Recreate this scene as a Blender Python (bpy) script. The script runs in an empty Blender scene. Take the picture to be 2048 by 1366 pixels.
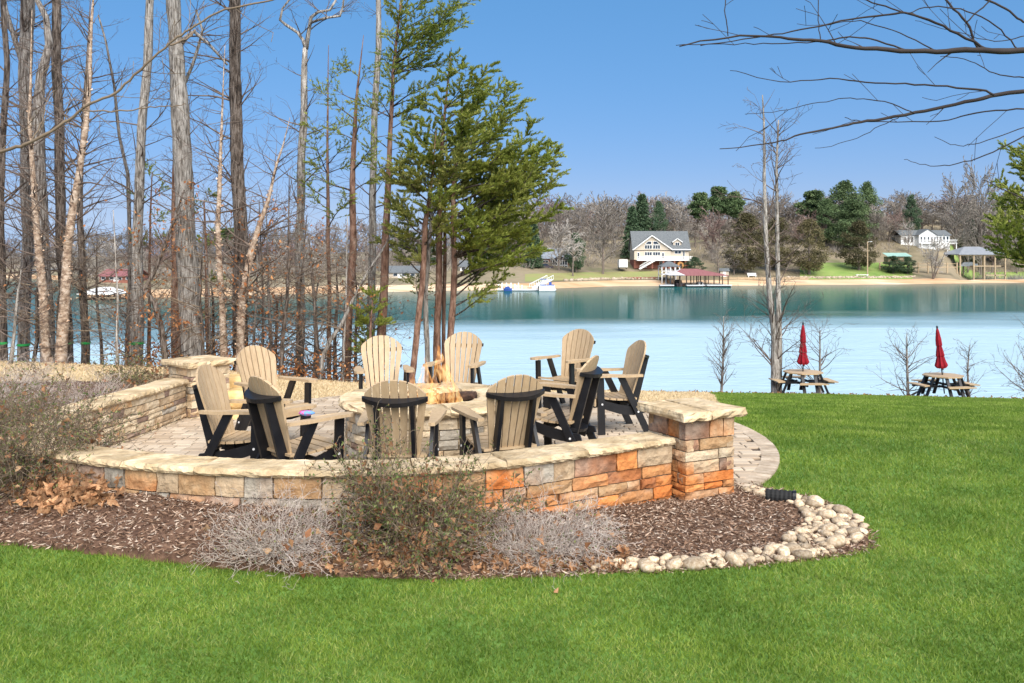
import bpy, math, random
import numpy as np
from mathutils import Vector, Matrix, noise as mnoise

R = math.radians
rng = random.Random(7)
nrg = np.random.default_rng(7)
scene = bpy.context.scene
col = scene.collection

# ------------------------------------------------------------------ camera, sky, sun, exposure
CAMZ, F, HZ = 2.30, 1725.0, 515.0          # eye height over the patio, focal length and horizon row of the 2048 px photograph
cd = bpy.data.cameras.new('camera')
cam = bpy.data.objects.new('camera', cd)
col.objects.link(cam)
cam.location = (0, 0, CAMZ)
cam.rotation_euler = (R(90), 0, 0)
cd.sensor_width = 36
cd.lens = F / 2048 * 36
cd.shift_y = -(683 - HZ) / 2048
cd.clip_start = 0.1
cd.clip_end = 4000
scene.camera = cam

SUN_EL, SUN_AZ = 46.0, 160.0               # azimuth clockwise from +Y: behind the camera, to its right
w = bpy.data.worlds.new('World')
scene.world = w
w.use_nodes = True
wn = w.node_tree
sky = wn.nodes.new('ShaderNodeTexSky')
sky.sky_type = 'NISHITA'
sky.sun_disc = False
sky.sun_elevation = R(SUN_EL)
sky.sun_rotation = R(SUN_AZ)
sky.altitude = 200
sky.air_density = 1.0
sky.dust_density = 0.6
sky.ozone_density = 2.5
bg = wn.nodes['Background']
# a clear cold sky: the Nishita sky with a deeper, even blue all round
shs = wn.nodes.new('ShaderNodeSeparateColor'); shs.mode = 'HSV'
wn.links.new(sky.outputs[0], shs.inputs[0])
ss_ = wn.nodes.new('ShaderNodeMath'); ss_.operation = 'MULTIPLY_ADD'; ss_.inputs[1].default_value = .70; ss_.inputs[2].default_value = .37
wn.links.new(shs.outputs[1], ss_.inputs[0])
sp_ = wn.nodes.new('ShaderNodeMath'); sp_.operation = 'POWER'; sp_.inputs[1].default_value = .45
wn.links.new(shs.outputs[2], sp_.inputs[0])
sm_ = wn.nodes.new('ShaderNodeMath'); sm_.operation = 'MULTIPLY'; sm_.inputs[1].default_value = 1.72
wn.links.new(sp_.outputs[0], sm_.inputs[0])
shc = wn.nodes.new('ShaderNodeCombineColor'); shc.mode = 'HSV'
shc.inputs[0].default_value = .604
wn.links.new(ss_.outputs[0], shc.inputs[1]); wn.links.new(sm_.outputs[0], shc.inputs[2])
wn.links.new(shc.outputs[0], bg.inputs[0])
bg.inputs[1].default_value = 0.105
sd = bpy.data.lights.new('sun', 'SUN')
sd.energy = 4.2
sd.angle = R(70)
sd.color = (1.0, 0.94, 0.86)
so = bpy.data.objects.new('sun', sd)
col.objects.link(so)
sv = Vector((math.sin(R(SUN_AZ)) * math.cos(R(SUN_EL)), math.cos(R(SUN_AZ)) * math.cos(R(SUN_EL)), math.sin(R(SUN_EL))))
so.rotation_euler = sv.to_track_quat('Z', 'Y').to_euler()
so.location = (0, 0, 30)
scene.view_settings.view_transform = 'Standard'
scene.view_settings.look = 'None'
scene.view_settings.exposure = 1.0
scene.view_settings.gamma = 1.0
scene.cycles.max_bounces = 6
scene.cycles.transparent_max_bounces = 12

# ------------------------------------------------------------------ helpers
def at(px, py, Y):
    return Vector(((px - 1024) / F * Y, Y, CAMZ - (py - HZ) / F * Y))

def sstep(a, b, x):
    t = min(max((x - a) / (b - a), 0.0), 1.0)
    return t * t * (3 - 2 * t)

def tag(o, label=None, cat=None, group=None, kind=None):
    if label: o['label'] = label
    if cat: o['category'] = cat
    if group: o['group'] = group
    if kind: o['kind'] = kind
    return o

def thing(name, label, cat, loc=(0, 0, 0), rz=0.0, group=None, rot=None):
    o = bpy.data.objects.new(name, None)
    col.objects.link(o)
    o.empty_display_size = 0.2
    o.location = loc
    o.rotation_euler = rot if rot else (0, 0, rz)
    return tag(o, label, cat, group)

def np_mesh(name, V, Fq, mat=None, parent=None, smooth=False, loc=None):
    """V (n,3), Fq list of face index arrays (each (m,k)), all in one mesh object"""
    V = np.asarray(V, dtype=np.float32)
    if not isinstance(Fq, list): Fq = [Fq]
    Fq = [np.asarray(f, dtype=np.int32) for f in Fq if len(f)]
    me = bpy.data.meshes.new(name)
    me.vertices.add(len(V))
    me.vertices.foreach_set('co', V.ravel())
    nl = sum(f.size for f in Fq)
    npol = sum(len(f) for f in Fq)
    me.loops.add(nl)
    me.polygons.add(npol)
    me.loops.foreach_set('vertex_index', np.concatenate([f.ravel() for f in Fq]))
    starts = []
    o = 0
    for f in Fq:
        k = f.shape[1]
        starts.append(o + np.arange(len(f)) * k)
        o += f.size
    me.polygons.foreach_set('loop_start', np.concatenate(starts).astype(np.int32))
    if smooth:
        me.polygons.foreach_set('use_smooth', np.ones(npol, dtype=bool))
    me.update(calc_edges=True)
    me.validate()
    ob = bpy.data.objects.new(name, me)
    col.objects.link(ob)
    if mat: me.materials.append(mat)
    if parent: ob.parent = parent
    if loc is not None: ob.location = loc
    return ob

class MB:
    def __init__(s): s.v = []; s.f = []
    def add(s, vs, fs):
        b = len(s.v)
        s.v += [tuple(v) for v in vs]
        s.f += [tuple(i + b for i in f) for f in fs]
    def box(s, x0, x1, y0, y1, z0, z1):
        s.add([(x0,y0,z0),(x1,y0,z0),(x1,y1,z0),(x0,y1,z0),(x0,y0,z1),(x1,y0,z1),(x1,y1,z1),(x0,y1,z1)],
              [(0,3,2,1),(4,5,6,7),(0,1,5,4),(1,2,6,5),(2,3,7,6),(3,0,4,7)])
        return s
    def bar(s, p0, p1, a, b, up=(0, 0, 1)):
        """a = size along side axis, b = size along the third axis"""
        p0, p1 = Vector(p0), Vector(p1)
        d = (p1 - p0).normalized()
        sd_ = d.cross(Vector(up))
        if sd_.length < 1e-4: sd_ = d.cross(Vector((0, 1, 0)))
        sd_.normalize()
        t = sd_.cross(d).normalized()
        vs = []
        for p in (p0, p1):
            for i, j in ((-1,-1),(1,-1),(1,1),(-1,1)):
                vs.append(p + sd_ * (a / 2 * i) + t * (b / 2 * j))
        s.add(vs, [(0,3,2,1),(4,5,6,7),(0,1,5,4),(1,2,6,5),(2,3,7,6),(3,0,4,7)])
        return s
    def tube(s, pts, rad, n=8, cap=True, wob=0.0, seed=0):
        pts = [Vector(p) for p in pts]
        if not hasattr(rad, '__len__'): rad = [rad] * len(pts)
        ref = None
        base = len(s.v)
        rr = random.Random(seed)
        for i, p in enumerate(pts):
            d = (pts[min(i + 1, len(pts) - 1)] - pts[max(i - 1, 0)]).normalized()
            if ref is None:
                ref = d.cross(Vector((0.3, 1, 0.1))).normalized()
            ref = (ref - d * ref.dot(d)).normalized()
            b = d.cross(ref)
            for k in range(n):
                an = 2 * math.pi * k / n
                r = rad[i] * (1 + (rr.random() - .5) * 2 * wob)
                s.v.append(tuple(p + (ref * math.cos(an) + b * math.sin(an)) * r))
        for i in range(len(pts) - 1):
            for k in range(n):
                k2 = (k + 1) % n
                s.f.append((base + i*n + k, base + i*n + k2, base + (i+1)*n + k2, base + (i+1)*n + k))
        if cap:
            s.f.append(tuple(base + k for k in range(n))[::-1])
            s.f.append(tuple(base + (len(pts)-1)*n + k for k in range(n)))
        return s
    def prism(s, poly, fn, t0, t1):
        """poly of (u,v); fn(u,v,t) -> point"""
        n = len(poly)
        vs = [fn(u, v, t0) for u, v in poly] + [fn(u, v, t1) for u, v in poly]
        s.add(vs, [tuple(range(n))[::-1], tuple(range(n, 2*n))] + [(i, (i+1) % n, n + (i+1) % n, n + i) for i in range(n)])
        return s
    def lathe(s, prof, n=12, c=(0, 0, 0)):
        base = len(s.v)
        for r, z in prof:
            for k in range(n):
                a = 2*math.pi*k/n
                s.v.append((c[0] + r*math.cos(a), c[1] + r*math.sin(a), c[2] + z))
        for i in range(len(prof)-1):
            for k in range(n):
                k2 = (k+1) % n
                s.f.append((base+i*n+k, base+i*n+k2, base+(i+1)*n+k2, base+(i+1)*n+k))
        return s
    def build(s, name, mat, parent=None, origin=None, smooth=False):
        me = bpy.data.meshes.new(name)
        if origin is not None:
            o = Vector(origin)
            me.from_pydata([tuple(Vector(v) - o) for v in s.v], [], s.f)
        else:
            me.from_pydata(s.v, [], s.f)
        if smooth:
            me.polygons.foreach_set('use_smooth', [True] * len(me.polygons))
        me.materials.append(mat)
        ob = bpy.data.objects.new(name, me)
        col.objects.link(ob)
        if parent:
            ob.parent = parent
        elif origin is not None:
            ob.location = origin
        return ob

def dup(root):
    kids = list(root.children)
    r = root.copy()
    col.objects.link(r)
    for ch in kids:
        c = ch.copy(); col.objects.link(c); c.parent = r
        for g in list(ch.children):
            d = g.copy(); col.objects.link(d); d.parent = c
    return r

def segs_mesh(name, S, mat, parent=None, origin=(0, 0, 0), n=3, smooth=True):
    """S: rows (p0, p1, r0, r1) -> thin prisms in one mesh"""
    if len(S) == 0: return None
    A = np.array([(*a, *b, ra, rb) for a, b, ra, rb in S], dtype=np.float64)
    p0, p1, r0, r1 = A[:, :3], A[:, 3:6], A[:, 6], A[:, 7]
    d = p1 - p0
    d /= np.maximum(np.linalg.norm(d, axis=1, keepdims=True), 1e-9)
    ref = np.where(np.abs(d[:, 2:3]) > .9, np.array([[1., 0, 0]]), np.array([[0., 0, 1]]))
    s1 = np.cross(d, ref); s1 /= np.linalg.norm(s1, axis=1, keepdims=True)
    s2 = np.cross(d, s1)
    m = len(A)
    V = np.zeros((m, 2 * n, 3))
    for k in range(n):
        a = 2 * math.pi * k / n
        off = s1 * math.cos(a) + s2 * math.sin(a)
        V[:, k] = p0 + off * r0[:, None]
        V[:, n + k] = p1 + d * (r1[:, None] * .3) + off * r1[:, None]
    V = V.reshape(-1, 3) - np.array(origin)
    b = np.arange(m)[:, None] * 2 * n
    fs = [np.hstack([b + k, b + (k + 1) % n, b + n + (k + 1) % n, b + n + k]) for k in range(n)]
    return np_mesh(name, V, np.concatenate(fs), mat, parent, smooth)

def blades_mesh(name, P, D, L, W, mat, parent=None, origin=(0, 0, 0), quad=False, bend=None):
    """thin leaf faces: base P, direction D, length L, width W (arrays)"""
    P = np.asarray(P, float); D = np.asarray(D, float)
    D = D / np.maximum(np.linalg.norm(D, axis=1, keepdims=True), 1e-9)
    rv = nrg.normal(size=D.shape)
    s = np.cross(D, rv); s /= np.maximum(np.linalg.norm(s, axis=1, keepdims=True), 1e-9)
    L = np.broadcast_to(L, (len(P),))[:, None]; W = np.broadcast_to(W, (len(P),))[:, None]
    m = len(P)
    org = np.array(origin)
    if not quad:
        V = np.stack([P - s * W / 2, P + s * W / 2, P + D * L], 1).reshape(-1, 3) - org
        b = np.arange(m)[:, None] * 3
        return np_mesh(name, V, np.hstack([b, b + 1, b + 2]), mat, parent)
    up = np.cross(s, D)
    bd = (bend if bend is not None else 0.0)
    mid = P + D * L * .5 + up * L * bd
    V = np.stack([P, mid - s * W / 2, P + D * L, mid + s * W / 2], 1).reshape(-1, 3) - org
    b = np.arange(m)[:, None] * 4
    return np_mesh(name, V, [np.hstack([b, b + 1, b + 2]), np.hstack([b, b + 2, b + 3])], mat, parent)

# ------------------------------------------------------------------ materials
MATS = {}
def lin(c):
    return tuple(((v / 255) / 12.92 if v / 255 <= .04045 else ((v / 255 + .055) / 1.055) ** 2.4) for v in c) + (1,)

def mat(name, cols, scale=4.0, stretch=(1, 1, 1), rough=.8, bump=.3, detail=6, island=0.0, objrand=0.0, spec=.3,
        cols2=None, scale2=1.0, trans=0.0, world=False, bscale=None, dist=.02, contrast=(0.3, 0.7)):
    m = bpy.data.materials.new(name)
    m.use_nodes = True
    nt = m.node_tree
    N, L = nt.nodes, nt.links
    b = N['Principled BSDF']
    b.inputs['Roughness'].default_value = rough
    b.inputs['Specular IOR Level'].default_value = spec
    if world:
        gco = N.new('ShaderNodeNewGeometry').outputs['Position']
    else:
        gco = N.new('ShaderNodeTexCoord').outputs['Object']
    mp = N.new('ShaderNodeMapping')
    mp.inputs['Scale'].default_value = stretch
    L.new(gco, mp.inputs[0])
    co = mp.outputs[0]
    if objrand or island:
        oi = N.new('ShaderNodeObjectInfo')
    if objrand:
        ad = N.new('ShaderNodeVectorMath'); ad.operation = 'MULTIPLY_ADD'
        cx = N.new('ShaderNodeCombineXYZ')
        for i in range(3): L.new(oi.outputs['Random'], cx.inputs[i])
        L.new(cx.outputs[0], ad.inputs[0]); ad.inputs[1].default_value = (37, 53, 71); L.new(co, ad.inputs[2])
        co = ad.outputs[0]
    nz = N.new('ShaderNodeTexNoise')
    nz.inputs['Scale'].default_value = scale
    nz.inputs['Detail'].default_value = detail
    nz.inputs['Roughness'].default_value = .62
    L.new(co, nz.inputs['Vector'])
    rp = N.new('ShaderNodeValToRGB')
    els = rp.color_ramp.elements
    while len(els) < len(cols): els.new(.5)
    for i, c in enumerate(cols):
        els[i].position = contrast[0] + (contrast[1] - contrast[0]) * i / max(1, len(cols) - 1)
        els[i].color = (*c[:3], 1)
    fac = nz.outputs['Fac']
    if island:
        geo = N.new('ShaderNodeNewGeometry')
        mx = N.new('ShaderNodeMix'); mx.data_type = 'FLOAT'
        mx.inputs[0].default_value = island
        mr = N.new('ShaderNodeMapRange'); mr.inputs[3].default_value = contrast[0] - .02; mr.inputs[4].default_value = contrast[1] + .02
        L.new(geo.outputs['Random Per Island'], mr.inputs[0])
        L.new(fac, mx.inputs[2]); L.new(mr.outputs[0], mx.inputs[3])
        fac = mx.outputs[0]
    L.new(fac, rp.inputs[0])
    out = rp.outputs[0]
    if cols2:
        n2 = N.new('ShaderNodeTexNoise'); n2.inputs['Scale'].default_value = scale2; n2.inputs['Detail'].default_value = 4
        L.new(co, n2.inputs['Vector'])
        r2 = N.new('ShaderNodeValToRGB')
        r2.color_ramp.elements[0].position = .38; r2.color_ramp.elements[1].position = .62
        r2.color_ramp.elements[0].color = (*cols2[0][:3], 1); r2.color_ramp.elements[1].color = (*cols2[1][:3], 1)
        L.new(n2.outputs['Fac'], r2.inputs[0])
        mm = N.new('ShaderNodeMix'); mm.data_type = 'RGBA'; mm.blend_type = 'MULTIPLY'; mm.inputs[0].default_value = 1
        L.new(out, mm.inputs[6]); L.new(r2.outputs[0], mm.inputs[7])
        out = mm.outputs[2]
    if objrand:
        hs = N.new('ShaderNodeHueSaturation')
        mr2 = N.new('ShaderNodeMapRange')
        mr2.inputs[3].default_value = 1 - objrand; mr2.inputs[4].default_value = 1 + objrand
        L.new(oi.outputs['Random'], mr2.inputs[0]); L.new(mr2.outputs[0], hs.inputs['Value'])
        L.new(out, hs.inputs['Color']); out = hs.outputs[0]
    L.new(out, b.inputs['Base Color'])
    if bump:
        bp = N.new('ShaderNodeBump'); bp.inputs['Strength'].default_value = bump; bp.inputs['Distance'].default_value = dist
        if bscale:
            n3 = N.new('ShaderNodeTexNoise'); n3.inputs['Scale'].default_value = bscale; n3.inputs['Detail'].default_value = 8
            L.new(co, n3.inputs['Vector']); L.new(n3.outputs['Fac'], bp.inputs['Height'])
        else:
            L.new(nz.outputs['Fac'], bp.inputs['Height'])
        L.new(bp.outputs[0], b.inputs['Normal'])
    if trans:
        tr = N.new('ShaderNodeBsdfTranslucent'); ms = N.new('ShaderNodeMixShader'); ms.inputs[0].default_value = trans
        L.new(out, tr.inputs[0]); L.new(b.outputs[0], ms.inputs[1]); L.new(tr.outputs[0], ms.inputs[2])
        L.new(ms.outputs[0], N['Material Output'].inputs[0])
    MATS[name] = m
    return m

W2 = ((.72, .72, .72), (1.15, 1.15, 1.15))
M_lawn = mat('lawn_soil', [(.055, .115, .016), (.090, .175, .028), (.13, .23, .045)], 6, rough=.9, bump=.5, world=True)
M_grass = mat('grass_blade', [(.080, .150, .014), (.148, .250, .028), (.228, .325, .052), (.36, .39, .14)], 1.2, rough=.55, bump=0, island=.72, trans=.42, world=True, spec=.25, cols2=((.72, .78, .66), (1.28, 1.18, 1.15)), scale2=1.1)
M_dry = mat('dry_soil', [(.36, .26, .14), (.48, .37, .22), (.58, .47, .30)], 5, rough=.95, bump=.4, world=True)
M_drygrass = mat('dry_grass_blade', [(.42, .31, .17), (.60, .47, .28), (.74, .61, .41)], 1.0, rough=.7, bump=0, island=.7, trans=.25, world=True)
M_litter = mat('leaf_litter_soil', [(.06, .032, .018), (.13, .07, .036), (.24, .14, .075)], 7, rough=.95, bump=.8, world=True)
M_mulch = mat('mulch_soil', [(.060, .031, .019), (.112, .062, .039), (.185, .11, .070)], 14, rough=.95, bump=1.0, world=True, dist=.04)
M_chip = mat('mulch_chip', [(.075, .038, .022), (.17, .096, .058), (.31, .20, .135), (.54, .44, .35)], 3, rough=.85, bump=0, island=.9, world=True)
M_leaf = mat('dead_leaf', [(.10, .035, .014), (.25, .105, .045), (.42, .24, .12), (.60, .43, .27)], 9, rough=.7, bump=.2, island=.5, objrand=.45, trans=.2)
M_rust = mat('rust_leaf', [(.24, .075, .022), (.42, .17, .06), (.58, .30, .13)], 3, rough=.7, bump=0, island=.85, trans=.35)
M_tinyleaf = mat('small_leaf', [(.05, .085, .022), (.13, .17, .045), (.24, .25, .09), (.30, .10, .05)], 3, rough=.6, bump=0, island=.9, trans=.3)
M_needle = mat('pine_needle', [(.070, .118, .016), (.180, .230, .032), (.30, .325, .065), (.42, .41, .13)], .55, rough=.55, bump=0, island=.45, trans=.36)
M_needle_y = mat('pine_needle_yellow', [(.060, .095, .018), (.17, .20, .040), (.30, .30, .075), (.46, .42, .15)], .8, rough=.55, bump=0, island=.55, trans=.36)
M_bark_g = mat('bark_grey', [(.060, .048, .038), (.17, .145, .125), (.30, .265, .235), (.40, .37, .33)], 13, stretch=(2.0, 2.0, .26), rough=.95, bump=1.0, objrand=.15, dist=.09, contrast=(.37, .62), cols2=W2, scale2=.5)
M_bark_l = mat('bark_pale', [(.10, .085, .068), (.25, .222, .192), (.37, .338, .30), (.50, .465, .42)], 13, stretch=(2.0, 2.0, .26), rough=.95, bump=1.0, objrand=.1, dist=.09, contrast=(.37, .62), cols2=W2, scale2=.6)
M_bark_d = mat('bark_dark', [(.028, .021, .016), (.085, .064, .05), (.17, .135, .11), (.25, .21, .18)], 13, stretch=(2.0, 2.0, .28), rough=.95, bump=1.0, objrand=.15, dist=.09, contrast=(.37, .62), cols2=W2, scale2=.5)
M_bark_r = mat('bark_red_pine', [(.050, .026, .018), (.135, .072, .048), (.23, .135, .095), (.31, .22, .17)], 8, stretch=(1.5, 1.5, .5), rough=.95, bump=1.0, objrand=.12, dist=.05)
M_birch = mat('bark_birch', [(.085, .050, .034), (.26, .18, .125), (.385, .285, .205), (.51, .41, .32)], 10, stretch=(.8, .8, 1.1), rough=.8, bump=1.0, objrand=.06, dist=.05, contrast=(.33, .6))
M_curl = mat('peeling_bark', [(.30, .17, .10), (.55, .38, .26), (.70, .54, .40)], 8, rough=.8, bump=.2, island=.6)
M_twig = mat('twig', [(.055, .038, .030), (.12, .088, .070), (.22, .175, .145)], 3, rough=.9, bump=0, island=.5)
M_twig_d = mat('twig_dark', [(.016, .012, .011), (.034, .026, .023), (.06, .048, .042)], 3, rough=.9, bump=0, island=.5)
M_twig_s = mat('twig_shrub', [(.075, .048, .034), (.17, .125, .085), (.28, .22, .15)], 3, rough=.9, bump=0, island=.7)
M_twig_w = mat('twig_silver', [(.26, .20, .165), (.44, .365, .31), (.62, .54, .475)], 3, rough=.9, bump=0, island=.7)
M_far_twig = mat('far_twig', [(.14, .118, .098), (.225, .195, .165), (.33, .295, .255)], .3, rough=.95, bump=0, island=.5, objrand=.2)
M_far_twig_p = mat('far_twig_pale', [(.26, .23, .20), (.38, .34, .30), (.50, .46, .41)], .3, rough=.95, bump=0, island=.5, objrand=.15)
M_far_red = mat('far_twig_red', [(.16, .105, .09), (.25, .17, .145), (.34, .25, .215)], .3, rough=.95, bump=0, island=.5, objrand=.2)
M_far_green = mat('far_needle', [(.030, .060, .030), (.058, .098, .048), (.10, .148, .072)], .5, rough=.7, bump=0, island=.5, objrand=.2)
M_far_pine = mat('far_pine_needle', [(.040, .078, .032), (.090, .140, .055), (.16, .21, .085)], .4, rough=.7, bump=0, island=.5, objrand=.2)
M_far_cedar = mat('far_cedar', [(.055, .052, .022), (.105, .092, .040), (.17, .135, .062)], .5, rough=.7, bump=0, island=.5, objrand=.2)
M_tan = mat('tan_plastic_lumber', [(.37, .255, .145), (.42, .30, .175), (.47, .345, .21)], 5, stretch=(6, 6, .6), rough=.5, bump=.06, objrand=.05, spec=.4, bscale=90)
M_black = mat('black_plastic_lumber', [(.005, .005, .0065), (.008, .008, .010), (.013, .013, .015)], 6, rough=.42, bump=.05, spec=.4, bscale=90)
M_bolt = mat('steel_bolt', [(.62, .62, .62), (.75, .75, .75)], 3, rough=.3, bump=0)
def stone(name, cols, stain=False, **k):
    m = _stone(name, cols, **k)
    if stain:      # iron-red soil stain wicking up the lower courses, running on from block to block
        N, L = m.node_tree.nodes, m.node_tree.links
        b = N['Principled BSDF']
        src = b.inputs['Base Color'].links[0].from_socket
        g = N.new('ShaderNodeNewGeometry'); sp = N.new('ShaderNodeSeparateXYZ'); L.new(g.outputs['Position'], sp.inputs[0])
        nz = N.new('ShaderNodeTexNoise'); nz.inputs['Scale'].default_value = 2.3; nz.inputs['Detail'].default_value = 6; L.new(g.outputs['Position'], nz.inputs['Vector'])
        oi = N.new('ShaderNodeObjectInfo')
        def ma(op, a, b_, c=None):
            n = N.new('ShaderNodeMath'); n.operation = op
            for i, v in enumerate((a, b_, c)):
                if v is None: continue
                if isinstance(v, (int, float)): n.inputs[i].default_value = v
                else: L.new(v, n.inputs[i])
            return n.outputs[0]
        t = ma('MULTIPLY_ADD', nz.outputs['Fac'], 3.2, -1.6 + 1.02)
        t = ma('MULTIPLY_ADD', sp.outputs['Z'], -2.0, t)
        t = ma('MULTIPLY_ADD', sp.outputs['X'], .13, t)
        t = ma('MULTIPLY_ADD', oi.outputs['Random'], 1.1, t)
        t = ma('SUBTRACT', t, .55)
        cl = N.new('ShaderNodeClamp'); L.new(t, cl.inputs[0]); cl.inputs[2].default_value = .92
        mx = N.new('ShaderNodeMix'); mx.data_type = 'RGBA'; mx.blend_type = 'MULTIPLY'
        L.new(cl.outputs[0], mx.inputs[0]); L.new(src, mx.inputs[6]); mx.inputs[7].default_value = (.98, .47, .18, 1)
        L.new(mx.outputs[2], b.inputs['Base Color'])
    return m
def _stone(name, cols, **k):
    return mat(name, cols, 6.5, rough=.9, bump=1.0, objrand=.18, dist=.035, bscale=14, **k)
M_st_tan = stone('stone_tan', [(.30, .20, .115), (.48, .345, .21), (.60, .45, .29)])
M_st_cream = stone('stone_cream', [(.40, .30, .19), (.56, .44, .29), (.68, .56, .40)])
M_st_orange = stone('stone_orange', [(.27, .105, .030), (.43, .19, .062), (.50, .29, .135)], cols2=((.85, .8, .75), (1.1, 1.1, 1.15)), scale2=5)
M_st_rust = stone('stone_stained', [(.42, .19, .065), (.45, .28, .14), (.47, .37, .25)])
M_st_grey = stone('stone_grey', [(.22, .185, .145), (.36, .315, .25), (.48, .435, .36)])
M_st_brown = stone('stone_brown', [(.15, .095, .07), (.26, .175, .13), (.37, .27, .20)])
M_so_tan = stone('stone_tan_stained', [(.30, .20, .115), (.46, .335, .21), (.58, .44, .29)], True)
M_so_cream = stone('stone_cream_stained', [(.38, .29, .19), (.52, .41, .275), (.63, .52, .375)], True)
M_so_grey = stone('stone_grey_stained', [(.22, .185, .145), (.36, .315, .25), (.48, .435, .36)], True)
M_so_brown = stone('stone_brown_stained', [(.18, .12, .085), (.29, .20, .145), (.40, .30, .22)], True)
M_so_ochre = stone('stone_ochre_stained', [(.30, .16, .07), (.43, .26, .13), (.52, .36, .21)], True)
M_cap = stone('cap_flagstone', [(.35, .255, .15), (.52, .405, .26), (.63, .52, .37)], cols2=((.72, .68, .60), (1.08, 1.06, 1.02)), scale2=2.6)
M_joint = mat('joint_mortar', [(.10, .075, .05), (.18, .14, .10)], 20, rough=.95, bump=.3)  # brown mortar colour of the recessed core between stones
M_paver = mat('paver', [(.30, .225, .155), (.42, .33, .24), (.52, .43, .325)], 7, rough=.9, bump=.4, objrand=.14, bscale=40, dist=.008)
M_paver_m = mat('paver_far', [(.32, .24, .165), (.42, .33, .24), (.51, .42, .315)], 2, rough=.9, bump=.3, island=.75, world=True)
M_sandj = mat('joint_sand', [(.075, .055, .04), (.13, .095, .07)], 20, rough=.95, bump=.3, world=True)
M_river = mat('river_stone', [(.26, .18, .105), (.44, .335, .22), (.60, .51, .40)], 4, rough=.75, bump=.3, objrand=.42, bscale=20)
M_boulder = mat('boulder', [(.46, .27, .09), (.60, .40, .17), (.70, .53, .29)], 3, rough=.9, bump=.8, bscale=9, dist=.06)
M_char = mat('charred_wood', [(.010, .008, .007), (.05, .03, .022), (.13, .07, .045)], 12, stretch=(1, 1, 1), rough=.9, bump=.8)
M_red = mat('red_canvas', [(.17, .002, .008), (.23, .003, .012), (.28, .006, .016)], 8, rough=.8, bump=.2)
M_white = mat('white_paint', [(.72, .72, .70), (.80, .80, .78)], 3, rough=.5, bump=.05)
M_cream_siding = mat('cream_siding', [(.46, .39, .305), (.52, .45, .355)], .8, stretch=(.2, .2, 8), rough=.7, bump=.3)
M_greyroof = mat('grey_shingle', [(.085, .095, .10), (.12, .13, .135), (.16, .17, .175)], 3, rough=.9, bump=.3)
M_redroof = mat('red_metal_roof', [(.20, .075, .072), (.26, .11, .105)], 1, stretch=(4, .3, .3), rough=.6, bump=.2)
M_bluegrey = mat('blue_grey_shingle', [(.19, .215, .25), (.25, .28, .315)], 3, rough=.8, bump=.2)
M_paleroof = mat('pale_metal_roof', [(.20, .21, .225), (.26, .27, .285)], 1, rough=.5, bump=.1)
M_greenroof = mat('green_metal_roof', [(.22, .36, .30), (.32, .47, .40)], 1, rough=.5, bump=.1)
M_brick = mat('brick', [(.17, .062, .042), (.25, .10, .07), (.32, .15, .11)], 6, rough=.9, bump=.4)
M_wood = mat('dock_wood', [(.28, .20, .12), (.40, .30, .19), (.50, .39, .26)], 4, rough=.85, bump=.2)
M_post = mat('dark_post', [(.045, .032, .024), (.09, .065, .048)], 3, rough=.9, bump=.2)
M_barrel = mat('barrel_wood', [(.46, .21, .06), (.58, .30, .10)], 3, rough=.6, bump=.2)
M_glass = mat('window_glass', [(.012, .016, .022), (.035, .045, .055)], .6, rough=.06, bump=0, spec=.8)
M_blue = mat('blue_cover', [(.03, .07, .27), (.05, .11, .36)], 2, rough=.7, bump=.1)
M_darkpaint = mat('dark_paint', [(.05, .035, .04), (.08, .055, .06)], 2, rough=.3, bump=0, spec=.5)
M_tyre = mat('tyre_rubber', [(.012, .012, .012), (.025, .025, .025)], 5, rough=.9, bump=.1)
M_sand = mat('beach_sand', [(.42, .25, .13), (.53, .37, .23), (.64, .51, .37)], .12, stretch=(.35, 2.2, 3), rough=.95, bump=.2, world=True, cols2=((.88, .78, .68), (1.05, 1.05, 1.05)), scale2=.05)
M_farland = mat('far_ground', [(.13, .11, .065), (.19, .155, .095), (.25, .20, .13), (.16, .165, .07)], .08, rough=.95, bump=.3, world=True)
M_fargrass = mat('far_lawn_grass', [(.13, .21, .045), (.19, .27, .065), (.27, .31, .10)], .12, rough=.95, bump=.2, world=True)
M_faroliv = mat('far_winter_lawn', [(.20, .165, .07), (.25, .235, .095), (.21, .25, .08)], .10, rough=.95, bump=.2, world=True)
M_greentape = mat('green_tape', [(.02, .27, .06), (.03, .33, .08)], 3, rough=.4, bump=0)
M_riprap = mat('riprap_rock', [(.22, .17, .12), (.36, .29, .21), (.48, .40, .31)], .8, rough=.95, bump=.3, island=.7)
M_hull = mat('boat_hull', [(.66, .67, .69), (.76, .77, .78)], 1, rough=.25, bump=0, spec=.5)
M_metal = mat('dock_metal', [(.50, .51, .52), (.60, .61, .62)], 2, rough=.4, bump=0)
M_pink = mat('pink_cloth', [(.55, .10, .28), (.12, .30, .62)], 18, rough=.7, bump=.1, contrast=(.46, .54))

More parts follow.
